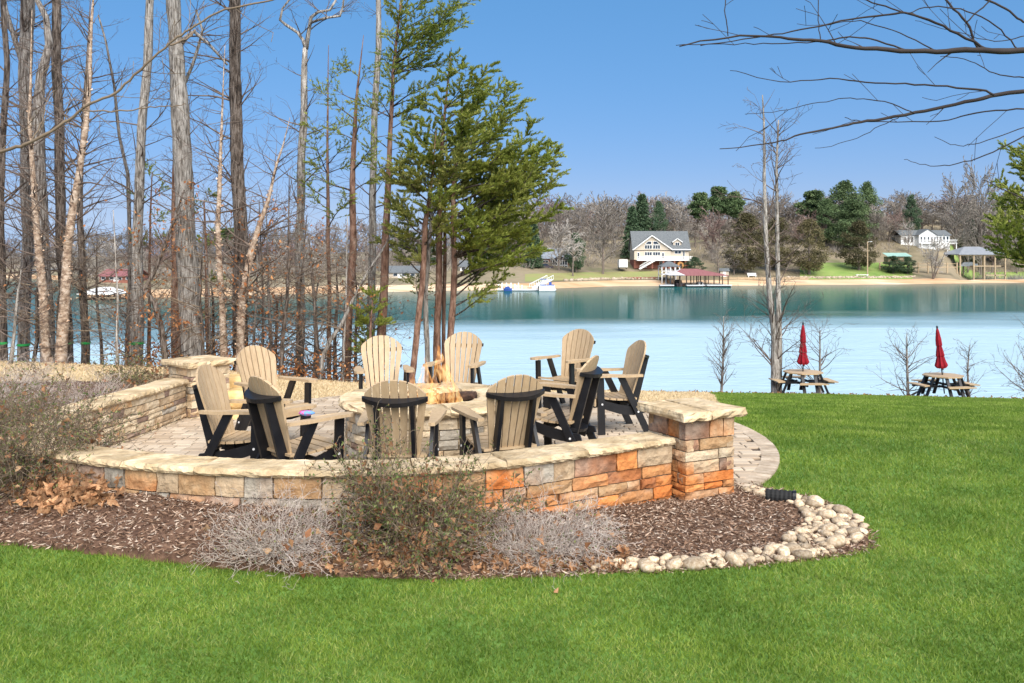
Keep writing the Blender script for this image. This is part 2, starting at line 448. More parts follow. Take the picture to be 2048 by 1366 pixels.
def water_mat():
    m = bpy.data.materials.new('lake_water'); m.use_nodes = True
    N, L = m.node_tree.nodes, m.node_tree.links
    b = N['Principled BSDF']
    b.inputs['IOR'].default_value = 2.1
    geo = N.new('ShaderNodeNewGeometry')
    sep = N.new('ShaderNodeSeparateXYZ'); L.new(geo.outputs['Position'], sep.inputs[0])
    mp = N.new('ShaderNodeMapping'); mp.inputs['Scale'].default_value = (.012, .03, 1); L.new(geo.outputs['Position'], mp.inputs[0])
    big = N.new('ShaderNodeTexNoise'); big.inputs['Scale'].default_value = 1; big.inputs['Detail'].default_value = 5
    L.new(mp.outputs[0], big.inputs['Vector'])
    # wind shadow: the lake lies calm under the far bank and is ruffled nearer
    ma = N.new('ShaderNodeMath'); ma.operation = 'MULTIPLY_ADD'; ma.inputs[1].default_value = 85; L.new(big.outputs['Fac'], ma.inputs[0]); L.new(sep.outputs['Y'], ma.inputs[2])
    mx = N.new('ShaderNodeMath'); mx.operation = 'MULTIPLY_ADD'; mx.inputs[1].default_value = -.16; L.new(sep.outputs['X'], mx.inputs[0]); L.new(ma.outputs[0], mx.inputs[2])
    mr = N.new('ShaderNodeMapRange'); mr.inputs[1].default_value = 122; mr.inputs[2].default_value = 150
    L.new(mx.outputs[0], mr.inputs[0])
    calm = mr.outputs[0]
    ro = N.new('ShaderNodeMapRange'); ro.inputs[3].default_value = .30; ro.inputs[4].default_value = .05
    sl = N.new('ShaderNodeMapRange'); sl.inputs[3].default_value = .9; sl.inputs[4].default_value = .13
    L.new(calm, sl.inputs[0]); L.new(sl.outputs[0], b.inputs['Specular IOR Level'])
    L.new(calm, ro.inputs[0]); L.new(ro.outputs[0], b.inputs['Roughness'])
    mp2 = N.new('ShaderNodeMapping'); mp2.inputs['Scale'].default_value = (.55, 1.5, 1); L.new(geo.outputs['Position'], mp2.inputs[0])
    rip = N.new('ShaderNodeTexNoise'); rip.inputs['Scale'].default_value = 1.3; rip.inputs['Detail'].default_value = 6
    L.new(mp2.outputs[0], rip.inputs['Vector'])
    bs = N.new('ShaderNodeMapRange'); bs.inputs[3].default_value = .55; bs.inputs[4].default_value = .030
    L.new(calm, bs.inputs[0])
    bp = N.new('ShaderNodeBump'); bp.inputs['Distance'].default_value = .35
    L.new(bs.outputs[0], bp.inputs['Strength']); mp3 = N.new('ShaderNodeMapping'); mp3.inputs['Scale'].default_value = (.05, .26, 1); L.new(geo.outputs['Position'], mp3.inputs[0])
    sw_ = N.new('ShaderNodeTexNoise'); sw_.inputs['Scale'].default_value = 1; sw_.inputs['Detail'].default_value = 8; sw_.inputs['Roughness'].default_value = .7
    L.new(mp3.outputs[0], sw_.inputs['Vector'])
    hs_ = N.new('ShaderNodeMath'); hs_.operation = 'MULTIPLY_ADD'; hs_.inputs[1].default_value = 2.2
    L.new(sw_.outputs['Fac'], hs_.inputs[0]); L.new(rip.outputs['Fac'], hs_.inputs[2]); L.new(hs_.outputs[0], bp.inputs['Height']); L.new(bp.outputs[0], b.inputs['Normal'])
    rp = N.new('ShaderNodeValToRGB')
    rp.color_ramp.elements[0].color = (.44, .585, .625, 1); rp.color_ramp.elements[1].color = (.014, .115, .115, 1)  # pale sky reflection near, dark teal bank reflection far, put into base colour
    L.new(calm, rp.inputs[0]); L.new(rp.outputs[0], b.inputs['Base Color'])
    df = N.new('ShaderNodeBsdfDiffuse'); df.inputs[0].default_value = (.010, .080, .080, 1)     # dark teal reflection of the far bank, painted into the calm water
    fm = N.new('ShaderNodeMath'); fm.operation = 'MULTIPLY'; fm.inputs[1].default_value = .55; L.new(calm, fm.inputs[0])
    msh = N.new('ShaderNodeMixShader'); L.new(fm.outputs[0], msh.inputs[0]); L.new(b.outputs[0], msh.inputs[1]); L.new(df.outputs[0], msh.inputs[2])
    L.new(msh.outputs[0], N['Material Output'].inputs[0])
    return m
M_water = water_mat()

def flame_mat():
    m = bpy.data.materials.new('flame'); m.use_nodes = True
    N, L = m.node_tree.nodes, m.node_tree.links
    N.remove(N['Principled BSDF'])
    tc = N.new('ShaderNodeTexCoord')
    sep = N.new('ShaderNodeSeparateXYZ'); L.new(tc.outputs['Object'], sep.inputs[0])
    mp = N.new('ShaderNodeMapping'); mp.inputs['Scale'].default_value = (9, 9, 3.2); L.new(tc.outputs['Object'], mp.inputs[0])
    nz = N.new('ShaderNodeTexNoise'); nz.inputs['Scale'].default_value = 1.4; nz.inputs['Detail'].default_value = 3; nz.inputs['Distortion'].default_value = 1.2
    L.new(mp.outputs[0], nz.inputs['Vector'])
    rp = N.new('ShaderNodeValToRGB')
    e = rp.color_ramp.elements
    e[0].position = .3; e[0].color = (.62, .11, .012, 1); e[1].position = .66; e[1].color = (1, .72, .32, 1)
    n = e.new(.46); n.color = (.95, .30, .045, 1)
    L.new(nz.outputs['Fac'], rp.inputs[0])
    em = N.new('ShaderNodeEmission'); em.inputs[1].default_value = 1.05; L.new(rp.outputs[0], em.inputs[0])
    tr = N.new('ShaderNodeBsdfTransparent')
    den = N.new('ShaderNodeMapRange'); den.inputs[1].default_value = .42; den.inputs[2].default_value = .68; den.inputs[3].default_value = .0; den.inputs[4].default_value = .58
    L.new(nz.outputs['Fac'], den.inputs[0])
    hz = N.new('ShaderNodeMapRange'); hz.inputs[1].default_value = .15; hz.inputs[2].default_value = .75; hz.inputs[3].default_value = .42; hz.inputs[4].default_value = .85
    L.new(sep.outputs['Z'], hz.inputs[0])
    mu = N.new('ShaderNodeMath'); mu.operation = 'MULTIPLY'; L.new(den.outputs[0], mu.inputs[0]); L.new(hz.outputs[0], mu.inputs[1])
    ms = N.new('ShaderNodeMixShader'); L.new(mu.outputs[0], ms.inputs[0]); L.new(tr.outputs[0], ms.inputs[1]); L.new(em.outputs[0], ms.inputs[2])
    L.new(ms.outputs[0], N['Material Output'].inputs[0])
    return m
M_flame = flame_mat()

# ------------------------------------------------------------------ terrain
LAKE = -5.2
CU = [-1.2, -.6, -.36, -.2, 0, .15, .22, .35, .6, 1.2]
CY = [21, 20, 20, 19, 21, 23, 27, 30, 30, 31]
CZ = [0, -.10, -.25, -.45, -.86, -1.27, -1.91, -2.43, -2.62, -2.9]
def crest(u):
    return float(np.interp(u, CU, CY)), float(np.interp(u, CU, CZ))
def G(x, y):
    u = max(-1.2, min(1.2, x / max(y, 4)))
    Yc, zc = crest(u)
    Ys = float(np.interp(u, [-.1, .2], [13.8, 11.0]))
    if y <= Ys: z = 0.0
    elif y <= Yc: z = zc * ((y - Ys) / (Yc - Ys)) ** 1.12
    else: z = zc - .22 * (y - Yc)
    z += .42 * sstep(-4.75, -5.5, x) * sstep(6.6, 8.8, y) * (1 - sstep(13, 18, y))
    z += .07 * sstep(-1, -4, x) * (1 - sstep(8, 10, y))
    return max(z, -8.0)

WP = [(-4.75, 12.3), (-4.84, 11.2), (-5.0, 10.1), (-4.97, 9.05), (-4.46, 8.10), (-3.60, 7.58), (-2.60, 7.25), (-1.8, 7.14), (-.9, 7.18), (-.1, 7.43), (.62, 7.85), (1.45, 8.36)]
def catmull(P, m=24):
    out = []
    for i in range(len(P) - 1):
        p0 = P[max(i-1, 0)]; p1 = P[i]; p2 = P[i+1]; p3 = P[min(i+2, len(P)-1)]
        for k in range(m):
            t = k / m
            out.append(tuple(.5*((2*p1[j]) + (-p0[j]+p2[j])*t + (2*p0[j]-5*p1[j]+4*p2[j]-p3[j])*t*t + (-p0[j]+3*p1[j]-3*p2[j]+p3[j])*t**3) for j in range(len(p1))))
    out.append(tuple(P[-1]))
    return out
WPATH = np.array(catmull(WP))
WS = np.concatenate([[0], np.cumsum(np.linalg.norm(np.diff(WPATH, axis=0), axis=1))])
WLEN = WS[-1]
def wall_at(s):
    """point on the wall's centre line and the outward normal (away from the patio)"""
    x = np.interp(s, WS, WPATH[:, 0]); y = np.interp(s, WS, WPATH[:, 1])
    e = .06
    dx = np.interp(s+e, WS, WPATH[:, 0]) - np.interp(s-e, WS, WPATH[:, 0]); dy = np.interp(s+e, WS, WPATH[:, 1]) - np.interp(s-e, WS, WPATH[:, 1])
    l = math.hypot(dx, dy)
    return x, y, dy / l, -dx / l, dx / l, dy / l     # point, outward normal, tangent
# tangent runs from the left pillar to the right one (anticlockwise), so the patio is on its left and (dy,-dx) points outward

def wall_dist(x, y):
    return float(np.min(np.hypot(WPATH[:, 0] - x, WPATH[:, 1] - y)))
def Mz(x, y):
    d = max(0, wall_dist(x, y) - .15)
    return G(x, y) + .010 + .25 * sstep(1.2, -1.0, x) * math.exp(-(d / .55) ** 2) * (1 - sstep(9, 11, y)) + .02 * mnoise.noise((x * 2.5, y * 2.5, 0))

def on_ground(px, py, f=G):
    u = (px - 1024) / F
    Y = F * CAMZ / (py - HZ)
    for _ in range(60):
        z = f(u * Y, Y)
        Y = .5 * Y + .5 * F * (CAMZ - z) / (py - HZ)
    return (u * Y, Y)

def inside(P, poly):
    P = np.asarray(P, float); poly = np.asarray(poly, float)
    x, y = P[:, 0], P[:, 1]
    r = np.zeros(len(P), bool)
    j = len(poly) - 1
    for i in range(len(poly)):
        xi, yi = poly[i]; xj, yj = poly[j]
        c = ((yi > y) != (yj > y)) & (x < (xj - xi) * (y - yi) / (yj - yi + 1e-12) + xi)
        r ^= c
        j = i
    return r

def snap(p, poly):
    best = None
    for i in range(len(poly)):
        a = np.array(poly[i]); b = np.array(poly[(i+1) % len(poly)])
        t = np.clip(np.dot(p - a, b - a) / max(np.dot(b - a, b - a), 1e-12), 0, 1)
        q = a + (b - a) * t
        d = np.sum((q - p) ** 2)
        if best is None or d < best[0]: best = (d, q)
    return best[1]

def sheet(name, poly, f, off, step, m, smooth=True, drop=0.0):
    poly = [tuple(map(float, p)) for p in poly]
    pa = np.array(poly)
    x0, y0 = pa.min(0) - step; x1, y1 = pa.max(0) + step
    xs = np.arange(x0, x1 + step, step); ys = np.arange(y0, y1 + step, step)
    X, Yg = np.meshgrid(xs, ys)
    P = np.stack([X.ravel(), Yg.ravel()], 1)
    ins = inside(P, poly)
    nx = len(xs)
    idx = np.arange(len(P)).reshape(len(ys), nx)
    q = np.stack([idx[:-1, :-1], idx[:-1, 1:], idx[1:, 1:], idx[1:, :-1]], -1).reshape(-1, 4)
    keep = ins[q].any(1)
    q = q[keep]
    used = np.unique(q)
    P2 = P.copy()
    for i in used:
        if not ins[i]: P2[i] = snap(P[i], poly)
    remap = -np.ones(len(P), int); remap[used] = np.arange(len(used))
    V = [(P2[i][0], P2[i][1], f(P2[i][0], P2[i][1]) + off - (0 if ins[i] else drop)) for i in used]
    o = np_mesh(name, V, remap[q], m, smooth=smooth)
    o['kind'] = 'structure'
    return o

BEDF = [on_ground(*p) for p in [(0, 1090), (200, 1108), (400, 1131), (600, 1150), (850, 1160), (1050, 1156), (1200, 1147), (1400, 1140), (1600, 1123), (1700, 1108), (1735, 1098), (1738, 1065), (1715, 1032), (1640, 1004), (1560, 985), (1500, 973)]]
PC, PR = (-.7, 10.9), 3.9
arc = lambda a0, a1, n, r=PR: [(PC[0] + r*math.cos(R(a0 + (a1-a0)*i/(n-1))), PC[1] + r*math.sin(R(a0 + (a1-a0)*i/(n-1)))) for i in range(n)]
PATIO_R = arc(-38, 30, 14)          # lawn side edge
PATIO_B = arc(30, 155, 22)          # back edge
LEFTEDGE = [(-12, 7.2), (-7, 6.95)]
lawn_poly = [(-16, 1.0), (-16, 7.2)] + LEFTEDGE[1:] + BEDF + [(2.25, 8.5)] + PATIO_R + [(3.2, 13.2), (4.1, 17), (5.4, 23), (6.0, 26.2), (10.5, 28.5), (17, 28.6), (26, 28.8), (26, 1.0)]
bed_poly = LEFTEDGE + BEDF + [(2.2, 8.7), (1.75, 8.3)] + [tuple(p) for p in WPATH[::-8]] + [(-5.1, 13.0), (-12, 13.2)]
dry_poly = [(-16, 13.0), (-5.1, 12.9), (-4.3, 12.4)] + PATIO_B[::-1] + [(3.2, 13.2), (4.1, 17), (5.4, 23), (5.9, 26.3), (3.4, 22.8), (0, 20.8), (-3.6, 18.9), (-7, 19.6), (-11.5, 19.9), (-16, 20.2)]

gx = np.arange(-34, 44, .5); gy = np.arange(-6, 62, .5)
GX, GY = np.meshgrid(gx, gy)
def under(x, y):
    return G(x, y) - .10
V = np.array([(x, y, under(x, y)) for x, y in zip(GX.ravel(), GY.ravel())])
idx = np.arange(len(V)).reshape(len(gy), len(gx))
Q = np.stack([idx[:-1, :-1], idx[:-1, 1:], idx[1:, 1:], idx[1:, :-1]], -1).reshape(-1, 4)
np_mesh('ground', V, Q, M_litter, smooth=True)['kind'] = 'structure'
sheet('lawn', lawn_poly, G, 0.0, .3, M_lawn)
sheet('dry_lawn', dry_poly, G, 0.0, .3, M_dry)
BEDO = [(x_ + (.04 if i_ > 8 else 0), y_ - (.04 if i_ < 12 else -.03)) for i_, (x_, y_) in enumerate(BEDF)]
sheet('mulch_bed', LEFTEDGE + BEDO + bed_poly[len(LEFTEDGE) + len(BEDF):], Mz, 0.0, .10, M_mulch, True, .10)

# lake
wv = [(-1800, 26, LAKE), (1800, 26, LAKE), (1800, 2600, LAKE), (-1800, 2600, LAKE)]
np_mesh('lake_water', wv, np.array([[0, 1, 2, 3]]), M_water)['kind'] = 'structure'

# far shore
SU = [-400, -100, 60, 140, 170, 300, 500, 700, 850, 1000, 1110, 1240, 1400, 1600, 1750, 1900, 2048, 2300, 2700]
SY = [330, 320, 310, 280, 155, 160, 171, 183, 193, 199, 209, 227, 227, 235, 240, 249, 259, 270, 290]
def shoreY(px): return float(np.interp(px, SU, SY))
def hprof(px, s):
    k = float(np.interp(px, [0, 600, 850, 1100, 1500, 1800, 2300], [.35, .42, .55, .85, 1, 1.1, 1.1]))
    if s < 7: h = .17 * s
    elif s < 25: h = 1.2 + .19 * (s - 7)
    else: h = 4.6 + .24 * (min(s, 60) - 25) * k + .12 * k * (min(s, 170) - min(s, 60)) + .03 * max(0, s - 170)
    if s > 7: h = 1.2 + (h - 1.2) * (k if k < 1 else 1)
    c = sstep(1897, 1937, px)
    if c > 0 and s > 4:
        hc = 1.0 - .16 * (s - 4) if s < 14 else (-.6 if s < 52 else -.6 + .34 * (s - 52))
        hc = min(hc, h + 2)
        h = h * (1 - c) + hc * c
    return h
def far(px, s, dz=0):
    Y = shoreY(px) + s
    return Vector(((px - 1024) / F * Y, Y, LAKE + hprof(px, s) + dz))
pxs = np.concatenate([np.arange(-400, 100, 50), np.arange(100, 200, 10), np.arange(200, 2301, 25), np.arange(2350, 2701, 50)])
ss = np.array([-4, 0, 1.5, 3, 4.5, 6, 7.5, 9.5, 12, 14, 17, 20, 25, 30, 37, 45, 52, 60, 75, 95, 120, 150, 190, 260, 400])
Vf = []
for s in ss:
    for px in pxs:
        wob = 1.1 * mnoise.noise((px * .02, 3.3, 0)) if s <= 9.5 else 0
        p = far(px, max(s, 0) + (wob if s > 0 else 0)) if s >= 0 else far(px, 0, -1.2) + Vector((0, -4, 0))
        if s == 0: p.y += wob * 1.2
        Vf.append(tuple(p + Vector((0, 0, .12 * mnoise.noise((px * .05, s * .7, 1)) if s > 9 else 0))))
idx = np.arange(len(Vf)).reshape(len(ss), len(pxs))
nb = int(np.where(ss == 7.5)[0][0])
def strip(name, rows, cols_, m, dz=0):
    ii = idx[rows[0]:rows[1] + 1, cols_[0]:cols_[1] + 1]
    Vv = np.array(Vf)[ii.ravel()] + np.array([0, 0, dz])
    k = np.arange(ii.size).reshape(ii.shape)
    q = np.stack([k[:-1, :-1], k[:-1, 1:], k[1:, 1:], k[1:, :-1]], -1).reshape(-1, 4)
    o = np_mesh(name, Vv, q, m, smooth=True)
    o['kind'] = 'structure'
    return o
last = len(pxs) - 1
strip('beach', (0, nb), (0, last), M_sand)
strip('far_ground', (nb, len(ss) - 1), (0, last), M_farland)
def cix(px): return int(np.argmin(np.abs(pxs - px)))
strip('far_lawn', (nb, nb + 7), (cix(1590), cix(1825)), M_fargrass, .05)
strip('far_lawn', (nb + 1, nb + 5), (cix(1050), cix(1330)), M_faroliv, .05)
strip('far_lawn', (nb + 8, nb + 11), (cix(1890), cix(2250)), M_fargrass, .05)
# ------------------------------------------------------------------ stonework
def rough_block(fr, a0, a1, b0, b1, c0, c1, seed, na=4, nbv=3, rag=.012, edge=.012):
    """fr(a,b,c) -> world; a along, b up, c outwards. Front grid at c1 with chipped relief, skirt back to c0"""
    r = random.Random(seed)
    vs, fs = [], []
    for j in range(nbv):
        for i in range(na):
            a = a0 + (a1 - a0) * i / (na - 1); b = b0 + (b1 - b0) * j / (nbv - 1)
            onb = i in (0, na - 1) or j in (0, nbv - 1)
            cc = c1 + (r.random() - .5) * 2 * rag - (edge if onb else 0)
            if i == 0: a += r.random() * .006
            if i == na - 1: a -= r.random() * .006
            if j == 0: b += r.random() * .005
            if j == nbv - 1: b -= r.random() * .005
            if 0 < i < na - 1: a += (r.random() - .5) * (a1 - a0) * .15
            vs.append(fr(a, b, cc))
    for j in range(nbv - 1):
        for i in range(na - 1):
            k = j * na + i
            fs.append((k, k + 1, k + na + 1, k + na))
    ring = [i for i in range(na)] + [j * na + na - 1 for j in range(1, nbv)] + [(nbv - 1) * na + i for i in range(na - 2, -1, -1)] + [j * na for j in range(nbv - 2, 0, -1)]
    m = len(vs)
    coords = []
    for k in ring:
        i, j = k % na, k // na
        coords.append((a0 + (a1 - a0) * i / (na - 1), b0 + (b1 - b0) * j / (nbv - 1)))
    for a, b in coords: vs.append(fr(a, b, c0))
    n = len(ring)
    for q in range(n):
        fs.append((ring[(q + 1) % n], ring[q], m + q, m + (q + 1) % n))
    mb = MB(); mb.add(vs, fs)
    return mb

def slab(fr, a0, a1, c0, c1, b0, b1, seed, na=6, ragged=.022):
    """flat slab with a broken rim: a along, c across, b up"""
    r = random.Random(seed)
    mb = MB()
    rim = []
    for i in range(na): rim.append((a0 + (a1-a0)*i/(na-1), c0, 0, -1))
    for t in (.33, .66): rim.append((a1, c0 + (c1-c0)*t, 1, 0))
    for i in range(na): rim.append((a1 + (a0-a1)*i/(na-1), c1, 0, 1))
    for t in (.33, .66): rim.append((a0, c1 + (c0-c1)*t, -1, 0))
    n = len(rim)
    rows = [(-.012, b0), (0.004, b0 + (b1-b0)*.35), (-.004, b0 + (b1-b0)*.72), (-.022, b1)]
    vs = []
    for ri, (o, b) in enumerate(rows):
        for (a, c, da, dc) in rim:
            j = (r.random() - .5) * 2 * ragged if dc else 0
            k = (r.random() - .5) * .013
            vs.append(fr(a + da * min(o, 0) , b + (k if ri in (1, 2) else k*.4), c + dc * (o + j)))
    fs = []
    for q in range(len(rows) - 1):
        for i in range(n):
            i2 = (i + 1) % n
            fs.append((q*n + i, q*n + i2, (q+1)*n + i2, (q+1)*n + i))
    fs.append(tuple(range(n))[::-1])
    ctr = len(vs)
    vs.append(fr((a0+a1)/2, b1 + .002, (c0+c1)/2))
    for i in range(n): fs.append((3*n + i, 3*n + (i+1) % n, ctr))
    mb.add(vs, fs)
    return mb

def courses(z0, z1, r, lo=.055, hi=.135):
    zs = [z0]
    while zs[-1] < z1 - lo * 1.3:
        h = r.uniform(lo, hi)
        if z1 - zs[-1] - h < lo: h = z1 - zs[-1]
        zs.append(min(zs[-1] + h, z1))
    zs[-1] = z1
    return zs

def pick(r, pairs):
    t = r.random() * sum(p[1] for p in pairs)
    for m, wgt in pairs:
        t -= wgt
        if t <= 0: return m
    return pairs[-1][0]

# ---- patio
patio = sheet('patio', PATIO_R + PATIO_B[1:] + [tuple(p) for p in WPATH[::6]], lambda x, y: 0.0, .004, .35, M_sandj, smooth=False)
FIELD = arc(-38, 155, 50, PR - .20) + [tuple(p) for p in WPATH[::6]]
pav = []
yy = 7.2
row = 0
rp_ = random.Random(11)
while yy < 14.9:
    h = rp_.choice([.12, .15, .15, .18])
    xx = -5.2 - rp_.random() * .25
    while xx < 3.4:
        wd = rp_.choice([.15, .18, .23, .27])
        pav.append((xx, xx + wd, yy, yy + h)); xx += wd
    yy += h
cen = np.array([((a + b) / 2, (c + d) / 2) for a, b, c, d in pav])
ok = inside(cen, FIELD)
PITC = (-.95, 10.0)
ok &= np.hypot(cen[:, 0] - PITC[0], cen[:, 1] - PITC[1]) > .9
pav = [p for p, k in zip(pav, ok) if k]
def paver_mb(mb, a, b, c, d, r, fr=None):
    g, ch = .0065, .009
    zt = .030 + r.uniform(-.003, .003)
    fr = fr or (lambda x, y, z: (x + .10 * (y - 10), y - .10 * x * 0, z))
    q = [(a+g, c+g), (b-g, c+g), (b-g, d-g), (a+g, d-g)]
    qi = [(a+g+ch, c+g+ch), (b-g-ch, c+g+ch), (b-g-ch, d-g-ch), (a+g+ch, d-g-ch)]
    vs = [fr(x, y, .006) for x, y in q] + [fr(x, y, zt - .006) for x, y in q] + [fr(x, y, zt) for x, y in qi]
    mb.add(vs, [(i, (i+1) % 4, 4 + (i+1) % 4, 4 + i) for i in range(4)] + [(4 + i, 4 + (i+1) % 4, 8 + (i+1) % 4, 8 + i) for i in range(4)] + [(8, 9, 10, 11)])
ID = lambda x, y, z: (x, y, z)
# soldier course round the open edge
bord = []
n_b = int(PR * R(193) / .125)
for i in range(n_b):
    a0 = R(-38) + R(193) * i / n_b; a1 = R(-38) + R(193) * (i + 1) / n_b
    bord.append((a0, a1))
def polar(x, y, z):   # x = angle, y = radius
    return (PC[0] + y * math.cos(x), PC[1] + y * math.sin(x), z)
def border_mb(mb, a0, a1, r):
    g = .0022
    zt = .032 + r.uniform(-.002, .002)
    q = [(a0+g, PR-.2), (a0+g, PR), (a1-g, PR), (a1-g, PR-.2)]
    vs = [polar(x, y, .006) for x, y in q] + [polar(x, y, zt) for x, y in q]
    mb.add(vs, [(i, (i+1) % 4, 4 + (i+1) % 4, 4 + i) for i in range(4)] + [(4, 5, 6, 7)])
singles = [('b', b) for b in bord if -38 <= math.degrees(b[0]) < 32]
def vis(p):
    x, y = (p[0] + p[1]) / 2, (p[2] + p[3]) / 2
    hid = math.hypot(x - PITC[0], y - PITC[1] - .9) < 1.2
    return (y - (6 if hid is False else 0)) if not hid else y + 20
pav.sort(key=vis)
nsing = 300 - len(singles)
for p in pav[:nsing]: singles.append(('p', p))
restm = MB()
for kind_, p in singles:
    mb = MB()
    if kind_ == 'p': paver_mb(mb, *p, rp_, ID)
    else: border_mb(mb, *p, rp_)
    mb.build('paver', M_paver, patio)
for p in pav[nsing:]: paver_mb(restm, *p, rp_, ID)
for b in bord:
    if not (-38 <= math.degrees(b[0]) < 32): border_mb(restm, *b, rp_)
restm.build('paver_field', M_paver_m, patio)['kind'] = 'stuff'

# ---- curved seat wall
WZ0, WZC, WZT = -.06, .522, .585        # base, underside and top of the cap
HW = .16
wall = thing('curved_stone_wall', 'low curved stone seat wall with cream flagstone cap, running between the two stone pillars', 'stone wall', (-1.5, 7.15, 0))
WO = Vector((-1.5, 7.15, 0))
def wf_out(a, b, c):
    x, y, nx_, ny_, tx, ty = wall_at(a)
    return (x + nx_*c - WO.x, y + ny_*c - WO.y, b)
def wf_in(a, b, c):
    x, y, nx_, ny_, tx, ty = wall_at(a)
    return (x - nx_*c - WO.x, y - ny_*c - WO.y, b)
rw = random.Random(3)
core = MB()
n = 60
for i in range(n):
    a0, a1 = WLEN * i / n, WLEN * (i + 1) / n
    core.add([wf_out(a0, WZ0, HW-.03), wf_out(a1, WZ0, HW-.03), wf_out(a1, WZC+.01, HW-.03), wf_out(a0, WZC+.01, HW-.03),
              wf_in(a0, WZ0, HW-.03), wf_in(a1, WZ0, HW-.03), wf_in(a1, WZC+.01, HW-.03), wf_in(a0, WZC+.01, HW-.03)],
             [(0,1,2,3),(5,4,7,6),(3,2,6,7)])
core.build('mortar_core', M_joint, wall)
S_CORNER = float(np.interp(5, np.arange(len(WP)), [WS[min(i*24, len(WS)-1)] for i in range(len(WP))]))
zs = courses(WZ0, WZC, rw, .075, .135)
zs_in = courses(WZ0 + .05, WZC, rw, .055, .10)
nst = 0
for j in range(len(zs) - 1):                     # outer face, front
    s = S_CORNER - .7 - rw.random() * .3
    while s < WLEN - .02:
        l = rw.uniform(.16, .48)
        e = min(s + l, WLEN - .004)
        if WLEN - e < .1: e = WLEN - .004
        hf = (zs[j] - WZ0) / (WZC - WZ0)
        t = (s - S_CORNER) / (WLEN - S_CORNER)
        mp_ = pick(rw, [(M_so_tan, 1.3), (M_so_ochre, 1.3 * (1.15 - hf)), (M_so_cream, .35), (M_so_grey, .25 + .5 * (1 - t)), (M_so_brown, .5)])
        rough_block(wf_out, s + .003, e - .003, zs[j] + .003, zs[j+1] - .003, .02, HW + rw.uniform(-.008, .014), rw.random(), na=5, rag=.010, edge=.010).build('stone', mp_, wall)
        nst += 1
        s = e
for j in range(len(zs_in) - 1):                  # inner face along the left arm
    s = .1
    while s < S_CORNER + .6:
        l = rw.uniform(.14, .42)
        e = s + l
        mp_ = pick(rw, [(M_st_cream, 2.2), (M_st_tan, 1.5), (M_st_grey, .45), (M_st_brown, .25), (M_st_rust, .15)])
        rough_block(wf_in, e - .003, s + .003, zs_in[j] + .003, zs_in[j+1] - .003, .02, HW + rw.uniform(-.006, .010), rw.random(), na=4, rag=.007, edge=.008).build('stone', mp_, wall)
        nst += 1
        s = e
s = 0.0
while s < WLEN - .02:
    l = rw.uniform(.55, .95)
    e = min(s + l, WLEN)
    if WLEN - e < .3: e = WLEN
    slab(wf_out, s + .003, e - .003, -.20, .20, WZC, WZT + rw.uniform(-.003, .003), rw.random(), na=20, ragged=.008).build('cap_stone', M_cap, wall)
    s = e

# ---- pillars
def pillar(name, label, x, y, rz, z0, z1, zt, wd, palette):
    p = thing('stone_pillar', label, 'stone pillar', (x, y, 0), rz, 'stone pillars ending the seat wall')
    hw = wd / 2
    c = MB().box(-hw+.03, hw-.03, -hw+.03, hw-.03, z0, z1+.01); c.build('mortar_core', M_joint, p)
    zz = courses(z0, z1, rw, .065, .125)
    frs = [lambda a, b, c_: (a, -c_, b), lambda a, b, c_: (c_, a, b), lambda a, b, c_: (-a, c_, b), lambda a, b, c_: (-c_, -a, b)]
    for j in range(len(zz) - 1):
        for fi, fr in enumerate(frs):
            wide = (fi + j) % 2
            s0 = -hw + (0 if wide else .012); e1 = hw - (0 if wide else .012)
            s = s0
            while s < e1 - .01:
                l = rw.choice([.16, .22, .3, .4])
                e = s + l
                if e1 - e < .12: e = e1
                hf = (zz[j] - z0) / (z1 - z0)
                rough_block(fr, s + .003, e - .003, zz[j] + .003, zz[j+1] - .003, hw - .10, hw + rw.uniform(-.008, .010), rw.random(), na=4, rag=.008, edge=.010).build('stone', pick(rw, palette(hf)), p)
                s = e
    k = wd / 2 + .075
    fr = lambda a, b, c_: (a, c_, b)
    slab(fr, -k, -k*.1 - .003, -k, k, z1, zt, 5, na=7).build('cap_stone', M_cap, p)
    slab(fr, -k*.1 + .003, k, -k, k, z1, zt + .003, 6, na=8).build('cap_stone', M_cap, p)
    return p
pillar('p', 'square stone pillar with orange stained lower courses where wall meets the green lawn', 1.76, 8.50, R(27), -.08, .765, .845, .60,
       lambda hf: [(M_so_ochre, .9 * (1 - hf)), (M_so_tan, 1.6), (M_so_cream, .3 + .5 * hf), (M_so_grey, .3), (M_so_brown, .15)])
pillar('p', 'square cream stone pillar at the far end of the wall, in front of the bare woods', -4.55, 12.55, R(50), -.05, .745, .825, .62,
       lambda hf: [(M_st_cream, 1.6), (M_st_tan, 1.4), (M_st_grey, .6), (M_st_brown, .25)])

